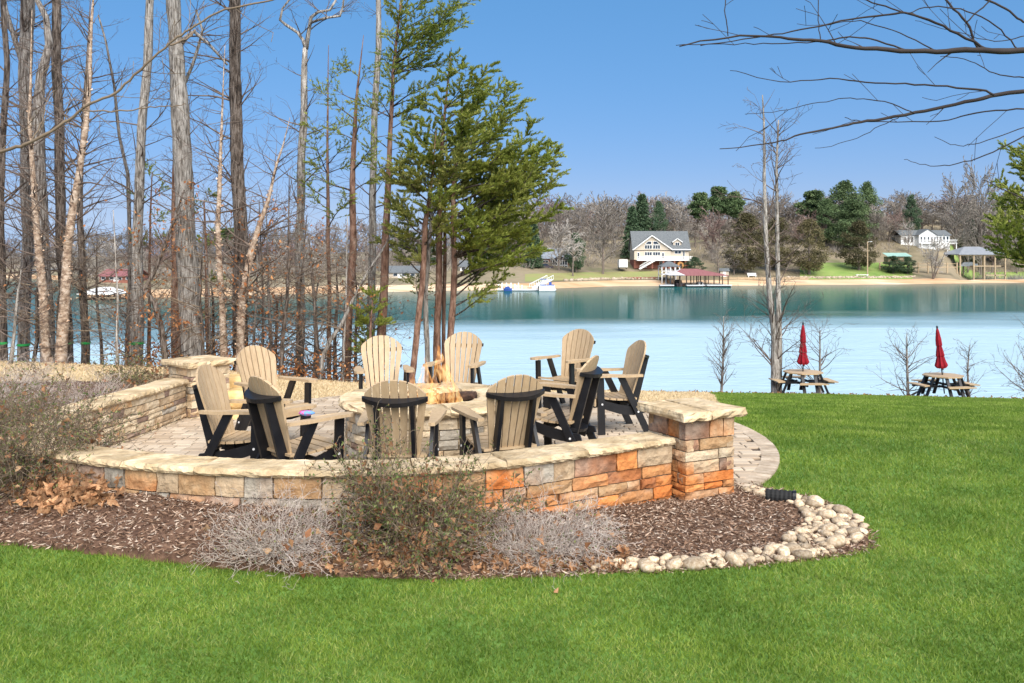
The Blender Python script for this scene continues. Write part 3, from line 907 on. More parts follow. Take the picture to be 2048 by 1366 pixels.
# ---- sandstone boulders behind the left pillar
def lump(seed, sx, sy, sz, n=10, m=7, sq=.55, nz=.10):
    r = random.Random(seed); off = Vector((r.random()*50, r.random()*50, r.random()*50))
    mb = MB(); vs = []
    for j in range(m + 1):
        th = math.pi * j / m
        for i in range(n):
            ph = 2 * math.pi * i / n
            v = Vector((math.sin(th)*math.cos(ph), math.sin(th)*math.sin(ph), math.cos(th)))
            v = Vector([math.copysign(abs(c) ** sq, c) for c in v])
            v *= 1 + nz * mnoise.noise(v * 1.6 + off) * 2
            vs.append((v.x*sx, v.y*sy, v.z*sz))
    fs = []
    for j in range(m):
        for i in range(n):
            i2 = (i + 1) % n
            fs.append((j*n+i, (j+1)*n+i, (j+1)*n+i2, j*n+i2))
    mb.add(vs, fs)
    return mb
for (px, py, Y, sx, sy, sz, lb) in [(470, 845, 12.3, .26, .22, .17, 'ochre sandstone boulder lowest in the stack beside the far pillar'),
                                (468, 797, 12.75, .27, .25, .15, 'ochre sandstone boulder in the middle of the stack beside the far pillar'),
                                (470, 765, 13.2, .24, .3, .12, 'pale top boulder of the stack beside the far pillar')]:
    p = at(px, py, Y)
    o = lump(px + py, sx, sy, sz, 14, 9).build('boulder', M_boulder, None, smooth=True)
    o.location = p; o.rotation_euler = (0, 0, .4)
    tag(o, lb, 'boulder', 'boulders beside the far pillar')

# ---- fire pit
pit = thing('fire_pit', 'round stacked stone fire pit with flagstone rim in the middle of the patio', 'fire pit', (PITC[0], PITC[1], 0))
RO, RI, ZC, ZT = .97, .60, .62, .70
def pf(a, b, c): return (c * math.cos(a), c * math.sin(a), b)
core = MB(); core.lathe([(RO-.03, 0), (RO-.03, ZC+.01), (RI+.03, ZC+.01), (RI+.02, .30), (0, .30)], 40); core.build('mortar_core', M_joint, pit)
zz = courses(.01, ZC, rw, .06, .12)
for j in range(len(zz) - 1):
    a = rw.random()
    a_end = a + 2 * math.pi
    while a < a_end - .01:
        l = rw.uniform(.15, .36) / RO
        e = min(a + l, a_end)
        if a_end - e < .12: e = a_end
        rough_block(pf, a + .003, e - .003, zz[j] + .003, zz[j+1] - .003, RO - .1, RO + rw.uniform(-.006, .012), rw.random(), na=4, rag=.008, edge=.01).build('stone', pick(rw, [(M_st_cream, 1.0), (M_st_tan, 1.0), (M_st_grey, 1.3), (M_st_brown, .3)]), pit)
        a = e
for j in range(2):
    z0, z1 = .36 + j * .13, .36 + (j + 1) * .13
    for i in range(12):
        a0, a1 = 2*math.pi*(i + j*.5)/12, 2*math.pi*(i + 1 + j*.5)/12
        rough_block(lambda a, b, c: pf(a, b, -c), a1 - .01, a0 + .01, z0 + .003, z1 - .003, -RI-.08, -RI, rw.random(), na=4, rag=.008).build('liner_stone', M_st_brown, pit)
n = 9
for i in range(n):
    a0, a1 = 2*math.pi*i/n + .13, 2*math.pi*(i+1)/n + .13
    slab(lambda a, b, c: pf(a, b, c), a0 + .004, a1 - .004, RI - .03, RO + .07, ZC, ZT + rw.uniform(-.006, .006), rw.random(), na=7, ragged=.02).build('cap_stone', M_cap, pit)
fire = thing('campfire', 'burning log fire with tall orange flames inside the stone fire pit', 'fire', (PITC[0], PITC[1], .31))
def log(p0, p1, r, sd):
    p0, p1 = Vector(p0), Vector(p1)
    pts = [p0.lerp(p1, t) for t in (0, .2, .4, .6, .8, 1)]
    return MB().tube(pts, [r*k for k in (.9, 1, .95, 1.05, 1, .9)], 9, True, .08, sd)
for i, (a, l, z0, z1) in enumerate([(.3, .45, .06, .22), (1.3, .46, .06, .24), (2.4, .44, .07, .2), (3.6, .46, .06, .25), (4.7, .45, .06, .22), (5.6, .44, .08, .25)]):
    log((math.cos(a)*l, math.sin(a)*l, z0), (-math.cos(a)*.1, -math.sin(a)*.1, z1), .06, i).build('log', M_char, fire)
log((.05, .32, .30), (.52, .12, .37), .06, 31).build('log', M_char, fire)
def flame(x, y, h, r, sd):
    rr = random.Random(sd)
    n, m = 10, 12
    mb = MB(); vs = []
    ph = rr.random()*6
    for j in range(m + 1):
        t = j / m
        rad = r * (math.sin(math.pi * min(1, .12 + t * .88)) ** .8) * (1 - t) ** .5 * 1.3 + .002
        cx = x + .05 * math.sin(ph + t * 4.5) * t + rr.uniform(-.006, .006); cy = y + .05 * math.cos(ph*1.3 + t * 4) * t
        for i in range(n):
            a = 2*math.pi*i/n + t*1.4
            k = 1 + .3*math.sin(3*a + ph + t*5)
            vs.append((cx + rad*k*math.cos(a), cy + rad*k*.8*math.sin(a), .03 + t*h))
    fs = [(j*n+i, j*n+(i+1) % n, (j+1)*n+(i+1) % n, (j+1)*n+i) for j in range(m) for i in range(n)]
    mb.add(vs, fs)
    return mb
for i, (x, y, h, r) in enumerate([(.10, -.02, .98, .14), (-.02, .05, .80, .12), (.22, .05, .66, .11), (-.18, .02, .60, .11), (-.30, .08, .36, .08), (.28, -.12, .36, .07), (-.12, -.18, .38, .08), (.36, .06, .30, .07), (0.02, .2, .45, .1)]):
    flame(x, y, h, r, i).build('flame', M_flame, fire, smooth=True)

# ------------------------------------------------------------------ adirondack chairs (origin on the ground, facing +Y)
def make_chair():
    t = thing('adirondack_chair', 'x', 'chair', group='tan and black adirondack chairs round the fire pit')
    LEAN = R(17)
    B0 = Vector((0, -.20, .375))
    dv = Vector((0, -math.sin(LEAN), math.cos(LEAN))); dn = Vector((0, math.cos(LEAN), math.sin(LEAN)))
    def bp(u, v, tt): return Vector((u, 0, 0)) + B0 + dv * v + dn * (tt + .55 * u * u)
    top = lambda u: .825 - .165 * (abs(u) / .29) ** 2.3
    wd = lambda v: .205 + (.292 - .205) * min(v / .62, 1) - (.02 if v > .75 else 0) * (v - .75) / .1
    N = 7
    for i in range(N):
        f0, f1 = -1 + 2*i/N, -1 + 2*(i+1)/N
        g = .0062
        def X(f, v, sg): return f * wd(v) + sg * g
        vs = [0, .3, .62]
        left = [(X(f0, v, 1), v) for v in vs]; right = [(X(f1, v, -1), v) for v in vs]
        tp = []
        for k in range(5):
            f = f1 + (f0 - f1) * k / 4
            u = f * .285 + (-g if k == 0 else g if k == 4 else 0)
            tp.append((u, top(u)))
        poly = left[:1] + right + tp + left[:0:-1]
        MB().prism(poly, bp, -.011, .011).build('back_slat', M_tan, t)
    # seat
    def sz(y): return .475 + .9 * (y - .27) ** 2 * .35 - .235 * (.27 - y)
    ys = [.315, .215, .12, .025, -.07, -.165]
    for k, y in enumerate(ys):
        a = .081
        drop = -.035 if k == 0 else 0
        p0 = Vector((0, y, sz(y) + drop * .3)); p1 = Vector((0, y - a, sz(y - a)))
        d = (p1 - p0).normalized(); nn = Vector((1, 0, 0)).cross(d); nn = -nn if nn.z < 0 else nn
        def sp(u, v, tt): return p0 + Vector((u, 0, 0)) + d * v + nn * tt
        MB().prism([(-.275, 0), (.275, 0), (.275, a), (-.275, a)], sp, -.012, .012).build('seat_slat', M_tan, t)
    MB().box(-.285, .285, .318, .340, .36, .455).build('front_apron', M_tan, t)
    for s in (-1, 1):
        # seat rail with a curved lower edge
        pts = [(.33, .455), (.2, .425), (0, .37), (-.2, .335), (-.34, .315), (-.36, .25), (-.2, .225), (0, .25), (.18, .31), (.33, .36)]
        MB().prism(pts, lambda u, v, tt: Vector((tt, u, v)), s*.262 - .016, s*.262 + .016).build('seat_rail', M_black, t)
        x = s * .305
        MB().prism([(.205, 0), (.295, 0), (.315, .725), (.225, .725)], lambda u, v, tt: Vector((tt, u, v)), x - .018, x + .018).build('front_leg', M_black, t)
        MB().prism([(-.43, 0), (-.335, 0), (.03, .725), (-.065, .725)], lambda u, v, tt: Vector((tt, u, v)), x - .0175, x + .0175).build('rear_leg', M_black, t)
        xa = s * .325
        arm = [(-.30, .030), (-.31, .0), (-.30, -.032), (-.1, -.055), (.15, -.075), (.34, -.072), (.385, -.045), (.395, 0), (.385, .045), (.34, .066), (.15, .062), (-.1, .045)]
        MB().prism(arm, lambda u, v, tt: Vector((xa + s * -v, u, .728 + tt + .012 * (u > .1))), 0, .030).build('arm', M_tan, t)
        # back upright
        xu = s * .165
        def up(u, v, tt): return Vector((xu + tt, 0, 0)) + B0 + dv * v + dn * (u + .55 * xu * xu - .012)
        MB().prism([(-.105, -.14), (0, -.14), (0, .61), (-.075, .61)], up, -.018, .018).build('back_upright', M_black, t)
        for (y, z) in ((.25, .39), (-.245, .275)):
            b = MB(); b.tube([(x + s*.012, y, z), (x + s*.024, y, z)], .0125, 8); b.build('bolt', M_bolt, t)
    # curved rails: a shelf behind the slats
    def rail(v0, half, depth, th, name):
        po, pi_ = [], []
        n = 9
        for k in range(n):
            u = -half + 2 * half * k / (n - 1)
            c = .55 * u * u - .014
            po.append((u, c)); pi_.append((u, c - depth * (1 - .75 * (abs(u) / half) ** 2.2)))
        poly = po + pi_[::-1]
        def fn(u, v, tt):
            return Vector((u, 0, 0)) + B0 + dv * (v0 + tt) + dn * v
        MB().prism(poly, fn, 0, th).build(name, M_black, t)
    rail(.610, .300, .105, .042, 'top_rail')
    rail(-.03, .27, .12, .034, 'lower_rail')
    MB().box(-.262, .262, .10, .13, .29, .345).build('stretcher', M_black, t)
    return t
chair0 = make_chair()
CHAIRS = [  # back-top pixel, distance, facing (x, y), label
    (405, 732, 8.85, (.99, -.12), 'leftmost adirondack chair, turned to the right beside the curved wall'),
    (512, 755, 8.0, (.70, .70), 'adirondack chair seen from behind on the left, with a bright cloth on its arm'),
    (503, 695, 10.8, (.80, -.60), 'adirondack chair in front of the far stone pillar, turned to the right'),
    (762, 675, 12.2, (.22, -1), 'adirondack chair facing the camera behind the fire pit, before the brown pine trunk'),
    (930, 670, 12.8, (-.22, -1), 'adirondack chair facing the camera right behind the tall flames'),
    (1163, 665, 13.3, (-.62, -.78), 'farthest adirondack chair on the right, standing out against the water'),
    (1192, 713, 9.7, (-.93, .40), 'adirondack chair seen side on from behind on the right, between two others'),
    (1285, 685, 11.5, (-.97, -.25), 'rightmost adirondack chair, in profile near the nearer pillar'),
    (787, 765, 7.75, (.03, 1), 'adirondack chair seen straight from behind above the leafy foreground shrub'),
    (1038, 748, 8.1, (-.40, .92), 'adirondack chair seen from behind and turned left, beside the pit and wall'),
]
for i, (px, py, Y, f, lb) in enumerate(CHAIRS):
    c = chair0 if i == 0 else dup(chair0)
    fl = math.hypot(*f); fx, fy = f[0]/fl, f[1]/fl
    p = at(px, py, Y)
    c.location = (p.x + fx * .44, Y + fy * .44, .033)
    c.rotation_euler = (0, 0, math.atan2(-fx, fy))
    c['label'] = lb
cl = lump(77, .075, .05, .022, 10, 6, 1, .25).build('folded_cloth', M_pink, None, smooth=True)
CH2 = None
cl.location = at(611, 826, 8.05)
tag(cl, 'small pink and blue cloth lying on the arm of a chair', 'cloth')

# ------------------------------------------------------------------ picnic tables and umbrellas
def make_table():
    t = thing('picnic_table', 'x', 'picnic table', group='octagonal picnic tables on the lake bank')
    oc = [(.66*math.cos(R(22.5 + 45*k)), .66*math.sin(R(22.5 + 45*k))) for k in range(8)]
    MB().prism(oc, lambda u, v, tt: (u, v, tt), .715, .755).build('tabletop', M_tan, t)
    for k in range(4):
        a = math.pi/2*k
        c, s_ = math.cos(a), math.sin(a)
        def fr(u, v, tt): return (c*u - s_*v, s_*u + c*v, tt)
        MB().prism([(.74, -.36), (1.03, -.50), (1.03, .50), (.74, .36)], fr, .43, .465).build('bench', M_tan, t)
        for sd_ in (-.22, .22):
            MB().bar(fr(.50, sd_, .71), fr(.80, sd_, 0), .05, .10, (s_, -c, 0.0)).build('leg', M_black, t)
            MB().bar(fr(.12, sd_, .40), fr(1.0, sd_, .40), .05, .07).build('brace', M_black, t)
    MB().box(-.25, .25, -.25, .25, .66, .713).build('under_frame', M_black, t)
    return t
def make_umbrella():
    t = thing('patio_umbrella', 'x', 'umbrella', group='closed red umbrellas over the picnic tables')
    MB().tube([(0, 0, .1), (0, 0, 2.36)], .022, 8).build('pole', M_black, t)
    mb = MB(); n = 24
    prof = [(.03, 2.33), (.055, 2.25), (.10, 1.95), (.105, 1.75), (.085, 1.72), (.115, 1.55), (.135, 1.40), (.115, 1.36), (.16, 1.2), (.205, 1.07), (.17, 1.0), (.03, 1.03)]
    vs = []
    for r, z in prof:
        for k in range(n):
            a = 2*math.pi*k/n
            rr = r * .88 * (1 + (.16 if k % 3 == 0 else -.10) * min(1, (2.4 - z)))
            vs.append((rr*math.cos(a), rr*math.sin(a), z - (.03 if k % 3 else 0) * (z < 1.1)))
    mb.add(vs, [(j*n+i, j*n+(i+1) % n, (j+1)*n+(i+1) % n, (j+1)*n+i) for j in range(len(prof)-1) for i in range(n)])
    mb.build('canopy', M_red, t)
    MB().lathe([(.0, 2.43), (.03, 2.40), (.03, 2.33), (.015, 2.32)], 8).build('finial', M_black, t)
    MB().box(-.03, .03, -.055, -.02, .92, 1.0).build('crank', M_black, t)
    return t
tb = make_table(); um = make_umbrella()
for i, (px, py, Y, rz, tilt, lt, lu) in enumerate([
        (1606, 787, 29.6, R(2), (0, 0), 'tan octagonal picnic table beside the slender twin trunked tree', 'upright closed red umbrella on the table by the twin trunked tree'),
        (1886, 792, 29.4, R(9), (R(-2), R(-6)), 'tan octagonal picnic table farther right on the bank, with a leaning umbrella', 'leaning closed red umbrella on the right hand picnic table')]):
    x = (px - 1024)/F*Y
    tt = tb if i == 0 else dup(tb)
    uu = um if i == 0 else dup(um)
    tt.location = (x, Y, G(x, Y)); tt.rotation_euler = (0, 0, rz); tt['label'] = lt
    uu.location = (x + (0 if i == 0 else .06), Y, G(x, Y) + .02); uu.rotation_euler = (tilt[0], tilt[1], .3); uu['label'] = lu
# ------------------------------------------------------------------ trees
def rv(r, k=1.0): return Vector((r.uniform(-k, k), r.uniform(-k, k), r.uniform(-k, k)))
def branch(S, p, d, L, r0, lvl, r, maxl, wig=.16, trop=.02, kids=.6, tips=None, step=.22, minr=.0032, ang=(.5, 1.0)):
    n = max(3, int(L / step)) if lvl < maxl else 3
    st = L / n
    ra = r0
    for i in range(n):
        d = (d + rv(r, wig) + Vector((0, 0, trop))).normalized()
        q = p + d * st
        rb = max(minr, r0 * (1 - .85 * (i + 1) / n))
        S.append((tuple(p), tuple(q), ra, rb))
        if lvl < maxl and i >= 0 and r.random() < kids:
            ax = d.cross(rv(r)).normalized()
            dd = Matrix.Rotation(r.uniform(*ang), 3, ax) @ d
            branch(S, q, dd, L * r.uniform(.35, .65) * (1 - .35 * i / n), max(minr, rb * .6), lvl + 1, r, maxl, wig * 1.1, trop, kids * .9, tips, step, minr, ang)
        p, ra = q, rb
    if tips is not None: tips.append((tuple(p), tuple(d)))

def trunk_pts(pts, Y, lean=0.0, extra=None):
    """pixels (x, y, width) from the foot up -> points and radii at distance Y, rooted in the ground"""
    P, Rr = [], []
    x0 = (pts[0][0] - 1024) / F * Y
    g = G(x0, Y)
    first = at(pts[0][0], pts[0][1], Y)
    r0 = pts[0][2] / 2 / F * Y
    if first.z > g + .05:
        P.append(Vector((first.x, Y, g - .15))); Rr.append(r0 * 1.3)
        P.append(Vector((first.x, Y, g + .12))); Rr.append(r0 * 1.12)
    for k, (x, y, wpx) in enumerate(pts):
        v = at(x, y, Y)
        if v.z < g + .15 and k == 0: v.z = g - .1
        v.y += lean * max(0, v.z - g)
        P.append(v); Rr.append(wpx / 2 / F * Y)
    # densify
    Q, q = [P[0]], [Rr[0]]
    for i in range(len(P) - 1):
        m = max(1, int((P[i+1] - P[i]).length / .22))
        for k in range(1, m + 1):
            t = k / m
            a = P[i].lerp(P[i+1], t)
            Q.append(a); q.append(Rr[i] + (Rr[i+1] - Rr[i]) * t)
    sd = rng.random() * 100
    for i in range(1, len(Q)):
        Q[i] = Q[i] + Vector((mnoise.noise((sd, Q[i].z * .6, 0)), mnoise.noise((0, Q[i].z * .6, sd)), 0)) * min(.05, q[i] * .6)
        q[i] *= 1 + .10 * mnoise.noise((sd, Q[i].z * 2.2, 5))
    return Q, q

def along(Q, q, t):
    i = min(int(t * (len(Q) - 1)), len(Q) - 2)
    f = t * (len(Q) - 1) - i
    return Q[i].lerp(Q[i+1], f), q[i] + (q[i+1] - q[i]) * f, (Q[i+1] - Q[i]).normalized()

def bare_tree(name, label, cat, group, pts, Y, bark, nbr=14, blen=(.7, 2.2), t0=.25, seed=0, forks=(), trop=.03, maxl=2, band=None, curl=False, kids=.55, lean=0.0, leaves=0, twig=None, up=(.1, .9), crownpart='branches', bscale=.45, minr=.0032):
    r = random.Random(seed)
    Q, q = trunk_pts(pts, Y, lean)
    o = Q[0].copy(); o.z = G(o.x, o.y)
    t = thing(name, label, cat, o, 0, group)
    mb = MB(); mb.tube(Q, q, 14 if q[0] > .08 else 8, True, .05, seed)
    allp = [(Q, q)]
    for fk in forks:
        fq, fr = [at(x, y, Y + dy_) for x, y, wpx, dy_ in fk], [wpx/2/F*Y for x, y, wpx, dy_ in fk]
        mb.tube(fq, fr, 8, True, .05, seed + 3)
        allp.append((fq, fr))
    mb.build('trunk', bark, t, o, True)
    S, tips = [], []
    for i in range(int(nbr * 2.5)):
        A, ar = allp[0] if not forks or r.random() < .5 else allp[r.randrange(1, len(allp))]
        tt = r.uniform(t0 * .7, .98) if A is allp[0][0] or A is Q else r.uniform(.15, 1)
        p, rad, d = along(A, ar, tt)
        a = r.uniform(0, 2*math.pi)
        dd = (Vector((math.cos(a), math.sin(a)*.8, 0)) + Vector((0, 0, r.uniform(*up)))).normalized()
        L = r.uniform(*blen) * (1.15 - .5 * tt)
        branch(S, p, dd, L, min(rad * bscale, .009 + L * .012), 0, r, maxl if L < 1.2 else maxl + 1, .17, trop, kids * 1.1, tips, .2, minr)
    (segs_mesh(crownpart, S, twig or M_twig, t, o) or {})['kind'] = 'stuff'
    if leaves and tips:
        P, D = [], []
        for k in range(leaves):
            tp, td = r.choice(tips)
            P.append(Vector(tp) + rv(r, .10)); D.append(rv(r) + Vector((0, 0, -.6)))
        b = blades_mesh('dead_leaves', P, D, np.array([r.uniform(.06, .12) for _ in P]), np.array([r.uniform(.035, .06) for _ in P]), M_rust, t, o, True, .15)
        b['kind'] = 'stuff'
    if band:
        p = at(*band, Y)
        i = int(np.argmin([abs(v.z - p.z) for v in Q]))
        MB().tube([Q[i] - Vector((0, 0, .03)), Q[i] + Vector((0, 0, .03))], q[i] * 1.13, 14, False).build('tape_band', M_greentape, t, o)
    if curl:
        P, D, L_, W_ = [], [], [], []
        for k in range(130):
            tt = r.random() * .75
            p, rad, d = along(Q, q, tt)
            a = r.uniform(0, 2*math.pi)
            nrm = Vector((math.cos(a), math.sin(a), 0))
            P.append(p + nrm * rad * .97); D.append(nrm + Vector((0, 0, r.uniform(-.9, .5)))); L_.append(r.uniform(.02, .05)); W_.append(r.uniform(.03, .08))
        b = blades_mesh('peeling_bark', P, D, np.array(L_), np.array(W_), M_curl, t, o, True, .3)
        b['kind'] = 'stuff'
    return t

GW = 'tall bare hardwood trees in the lakeside grove'
bare_tree('oak_tree', 'bare hardwood tree at the very left edge of the picture, with green tape', 'tree', GW, [(8,722,15),(6,560,13),(3,400,12),(12,130,11),(6,0,10),(0,-160,7)], 22, M_bark_d, 14, seed=1, band=(8, 680))
bare_tree('oak_tree', 'straight grey hardwood trunk just left of the peeling birch', 'tree', GW, [(46,722,22),(56,445,21),(50,150,25),(56,0,26),(58,-220,15)], 23.5, M_bark_g, 18, seed=2, band=(45, 684), forks=[[(50,140,12,0),(30,80,10,.1),(12,20,8,.2),(0,-60,5,.3)]])
bare_tree('oak_tree', 'thick forked grey trunk behind the peeling birches', 'tree', GW, [(97,722,30),(90,560,26),(85,467,24),(76,240,22),(82,150,18),(98,90,15),(92,35,12),(74,0,10),(60,-120,6)], 21.8, M_bark_g, 16, seed=3)
bare_tree('oak_tree', 'dark slim straight trunk between the two peeling birches', 'tree', GW, [(138,722,18),(126,520,19),(121,445,19),(116,200,18),(112,0,17),(108,-200,9)], 22.3, M_bark_d, 18, seed=4, band=(137, 681))
bare_tree('oak_tree', 'dark slim trunk with green tape, standing clear before the water', 'tree', GW, [(171,722,17),(163,560,14),(160,440,12),(164,300,9),(172,160,6),(178,60,3),(182,-20,1)], 22, M_bark_d, 12, seed=5, band=(170, 694))
bare_tree('young_tree', 'thin curving bare trunk left of the straight grey trunk', 'tree', GW, [(262,722,8),(258,467,8),(256,349,7),(239,273,6),(229,171,5),(212,85,4),(196,30,3)], 23, M_bark_g, 9, (.5, 1.3), seed=6)
bare_tree('oak_tree', 'straight grey trunk leaning slightly right, with green tape', 'tree', GW, [(272,722,28),(276,467,20),(285,239,17),(295,102,17),(301,0,15),(310,-200,9)], 22, M_bark_l, 13, (.6, 1.6), t0=.3, seed=7, band=(273, 686))
bare_tree('oak_tree', 'thickest pale grey trunk of the grove, rising behind the far pillar', 'tree', GW, [(384,712,44),(372,467,38),(362,273,36),(358,171,32),(351,60,26),(347,0,28),(340,-220,16)], 20.3, M_bark_l, 12, (.6, 1.9), t0=.3, seed=8,
          forks=[[(362,85,12,0),(372,75,9,-.1),(388,63,7,-.2),(420,90,5,-.1),(455,130,4,0)], [(370,165,7,0.2),(385,130,6,.3),(398,90,6,.3),(405,60,5,.4),(392,20,4,.4)]])
bare_tree('oak_tree', 'brown trunk half hidden behind the thickest pale trunk', 'tree', GW, [(354,712,26),(353,560,20),(352,400,17),(350,250,8),(347,160,3),(346,100,1)], 22.2, M_bark_r, 8, (.5, 1.4), t0=.4, seed=9)
bare_tree('oak_tree', 'dark straight furrowed trunk to the right of the thickest pale trunk', 'tree', GW, [(480,735,32),(480,467,28),(472,273,25),(470,0,22),(468,-220,13)], 20.8, M_bark_d, 20, (.7, 2.2), t0=.2, seed=10)
bare_tree('oak_tree', 'bare tree with candelabra fork standing clear against the sky', 'tree', GW, [(600,750,18),(600,467,16),(603,307,16),(608,171,13),(612,96,10)], 22, M_bark_l, 12, (.6, 1.7), t0=.3, seed=11,
          forks=[[(612,98,9,0),(606,80,7,0),(595,65,6,.1),(572,50,6,.1),(560,40,5,.2),(565,17,4,.2),(578,0,4,.3),(580,-40,3,.3)], [(612,98,10,0),(618,60,8,0),(622,35,7,-.1),(636,24,6,-.1),(660,20,5,-.2),(672,0,4,-.2)], [(622,45,6,-.1),(650,36,5,-.2),(680,32,5,-.2),(686,12,4,-.2),(690,-30,3,-.2)]])
bare_tree('oak_tree', 'tall smooth pale trunk behind the pines', 'tree', GW, [(742,752,18),(745,444,14),(749,239,13),(757,102,12),(757,0,10),(758,-180,6)], 22.2, M_bark_l, 8, (.5, 1.3), t0=.55, seed=12)
GB = 'peeling birch trees beside the wall'
bare_tree('birch_tree', 'leftmost birch with shaggy peeling pinkish bark', 'tree', GB, [(98,722,19),(85,600,17),(74,500,14),(68,400,12),(64,300,9),(60,240,7),(62,100,3),(64,20,1)], 20.2, M_birch, 14, (.6, 1.8), t0=.45, seed=13, curl=True)
bare_tree('birch_tree', 'thick birch with shaggy peeling pale bark leaning right', 'tree', GB, [(121,722,24),(128,605,20),(135,502,17),(147,400,15),(158,342,13),(171,256,11),(181,154,8),(182,51,6),(187,-20,4)], 20.0, M_birch, 16, (.6, 1.9), t0=.4, seed=14, curl=True)
bare_tree('birch_tree', 'slim upright birch with peeling bark left of the dark furrowed trunk', 'tree', GB, [(448,712,15),(441,570,12),(435,450,10),(438,376,8),(444,222,4),(447,150,2),(450,90,1)], 19.6, M_birch, 14, (.6, 1.7), t0=.35, seed=15, curl=True)
bare_tree('birch_tree', 'slim birch leaning right in front of the dark furrowed trunk', 'tree', GB, [(480,712,17),(485,605,15),(502,502,13),(521,441,10),(536,400,7),(552,330,5),(566,290,3),(580,235,1)], 19.4, M_birch, 16, (.6, 1.8), t0=.35, seed=16, curl=True)

# saplings and brush of the grove
GS = 'bare saplings in the lakeside grove'
bare_tree('beech_sapling', 'crooked brown sapling holding rusty dead leaves left of the thickest trunk', 'sapling', GS, [(330,712,13),(322,660,12),(308,605,11),(288,578,10),(308,547,8),(330,495,7),(352,430,5),(368,380,3)], 19.8, M_bark_d, 20, (.4, 1.1), t0=.15, seed=21, leaves=420, kids=.6)
LM = [(3, 'the left edge'), (50, 'the straight grey trunk'), (85, 'the leftmost birch'), (135, 'the shaggy birch'), (165, 'the dark taped trunk'), (255, 'the curving trunk'), (277, 'the taped leaning trunk'),
      (372, 'the thickest trunk'), (442, 'the upright birch'), (478, 'the furrowed trunk'), (500, 'the leaning birch'), (602, 'the candelabra tree'), (657, 'the wispy pine'), (700, 'the red pine'), (744, 'the smooth trunk')]
def beside(px):
    L_ = [l for l in LM if l[0] <= px]; R_ = [l for l in LM if l[0] > px]
    a = L_[-1] if L_ else LM[0]; b = R_[0] if R_ else LM[-1]
    d = (px - a[0]) / max(1, b[0] - a[0])
    if d < .34: return 'just right of ' + a[1]
    if d > .66: return 'just left of ' + b[1]
    return 'between %s and %s' % (a[1], b[1])
sap = [(20,5.5,540),(66,6,430),(150,5,520),(205,5,470),(236,4,420),(252,5,560),(325,6,440),(405,5,450),(425,4,500),(430,5,560),(515,6,500),(528,4,400),(545,6,430),(560,7,350),(575,6,520),(590,5,430),(628,6,540),(640,7,470),(650,5,590),(668,6,520),(685,4,430),(712,5,540),(728,6,480),(552,5,590),(505,4,440),(110,4,560),(186,4,590)]
seenl = {}
for i, (px, wpx, topy) in enumerate([s_ for i_, s_ in enumerate(sap) if i_ % 4 != 2]):
    Y = 19.4 + (i * 7 % 5) * .55
    dx = rng.uniform(-25, 25)
    lf = (0, 90, 30, 240, 0)[i % 5] if px > 240 else (0, 25)[i % 2]
    w1 = 'tall' if topy < 450 else 'short' if topy > 550 else 'thin'
    lb = '%s bare %s %s' % (w1, 'sapling with rusty leaves' if lf > 60 else 'sapling', beside(px))
    seenl[lb] = seenl.get(lb, 0) + 1
    if seenl[lb] > 1: lb = lb.replace(' bare', ' bare dark' if seenl[lb] == 2 else ' bare crooked', 1)
    bare_tree('bare_sapling', lb, 'sapling', GS,
              [(px, 760, wpx + 3), (px + dx*.3, 680, wpx + 1), (px + dx*.6 + rng.uniform(-8, 8), 600, wpx), (px + dx, topy, 1.5)], Y, M_bark_d if i % 3 else M_bark_l, 13, (.45, 1.7), t0=.1, seed=40 + i, kids=.66, leaves=lf, up=(-.15, .7), trop=.0, twig=M_twig_s if i % 2 else M_twig)
bare_tree('bent_sapling', 'bent grey sapling curving from the left up to the brown pine', 'sapling', GS, [(640,762,9),(645,715,9),(660,680,9),(682,650,8),(705,600,6),(735,545,5),(765,500,4),(800,440,2)], 19.3, M_bark_l, 10, (.4, 1.1), t0=.3, seed=71)

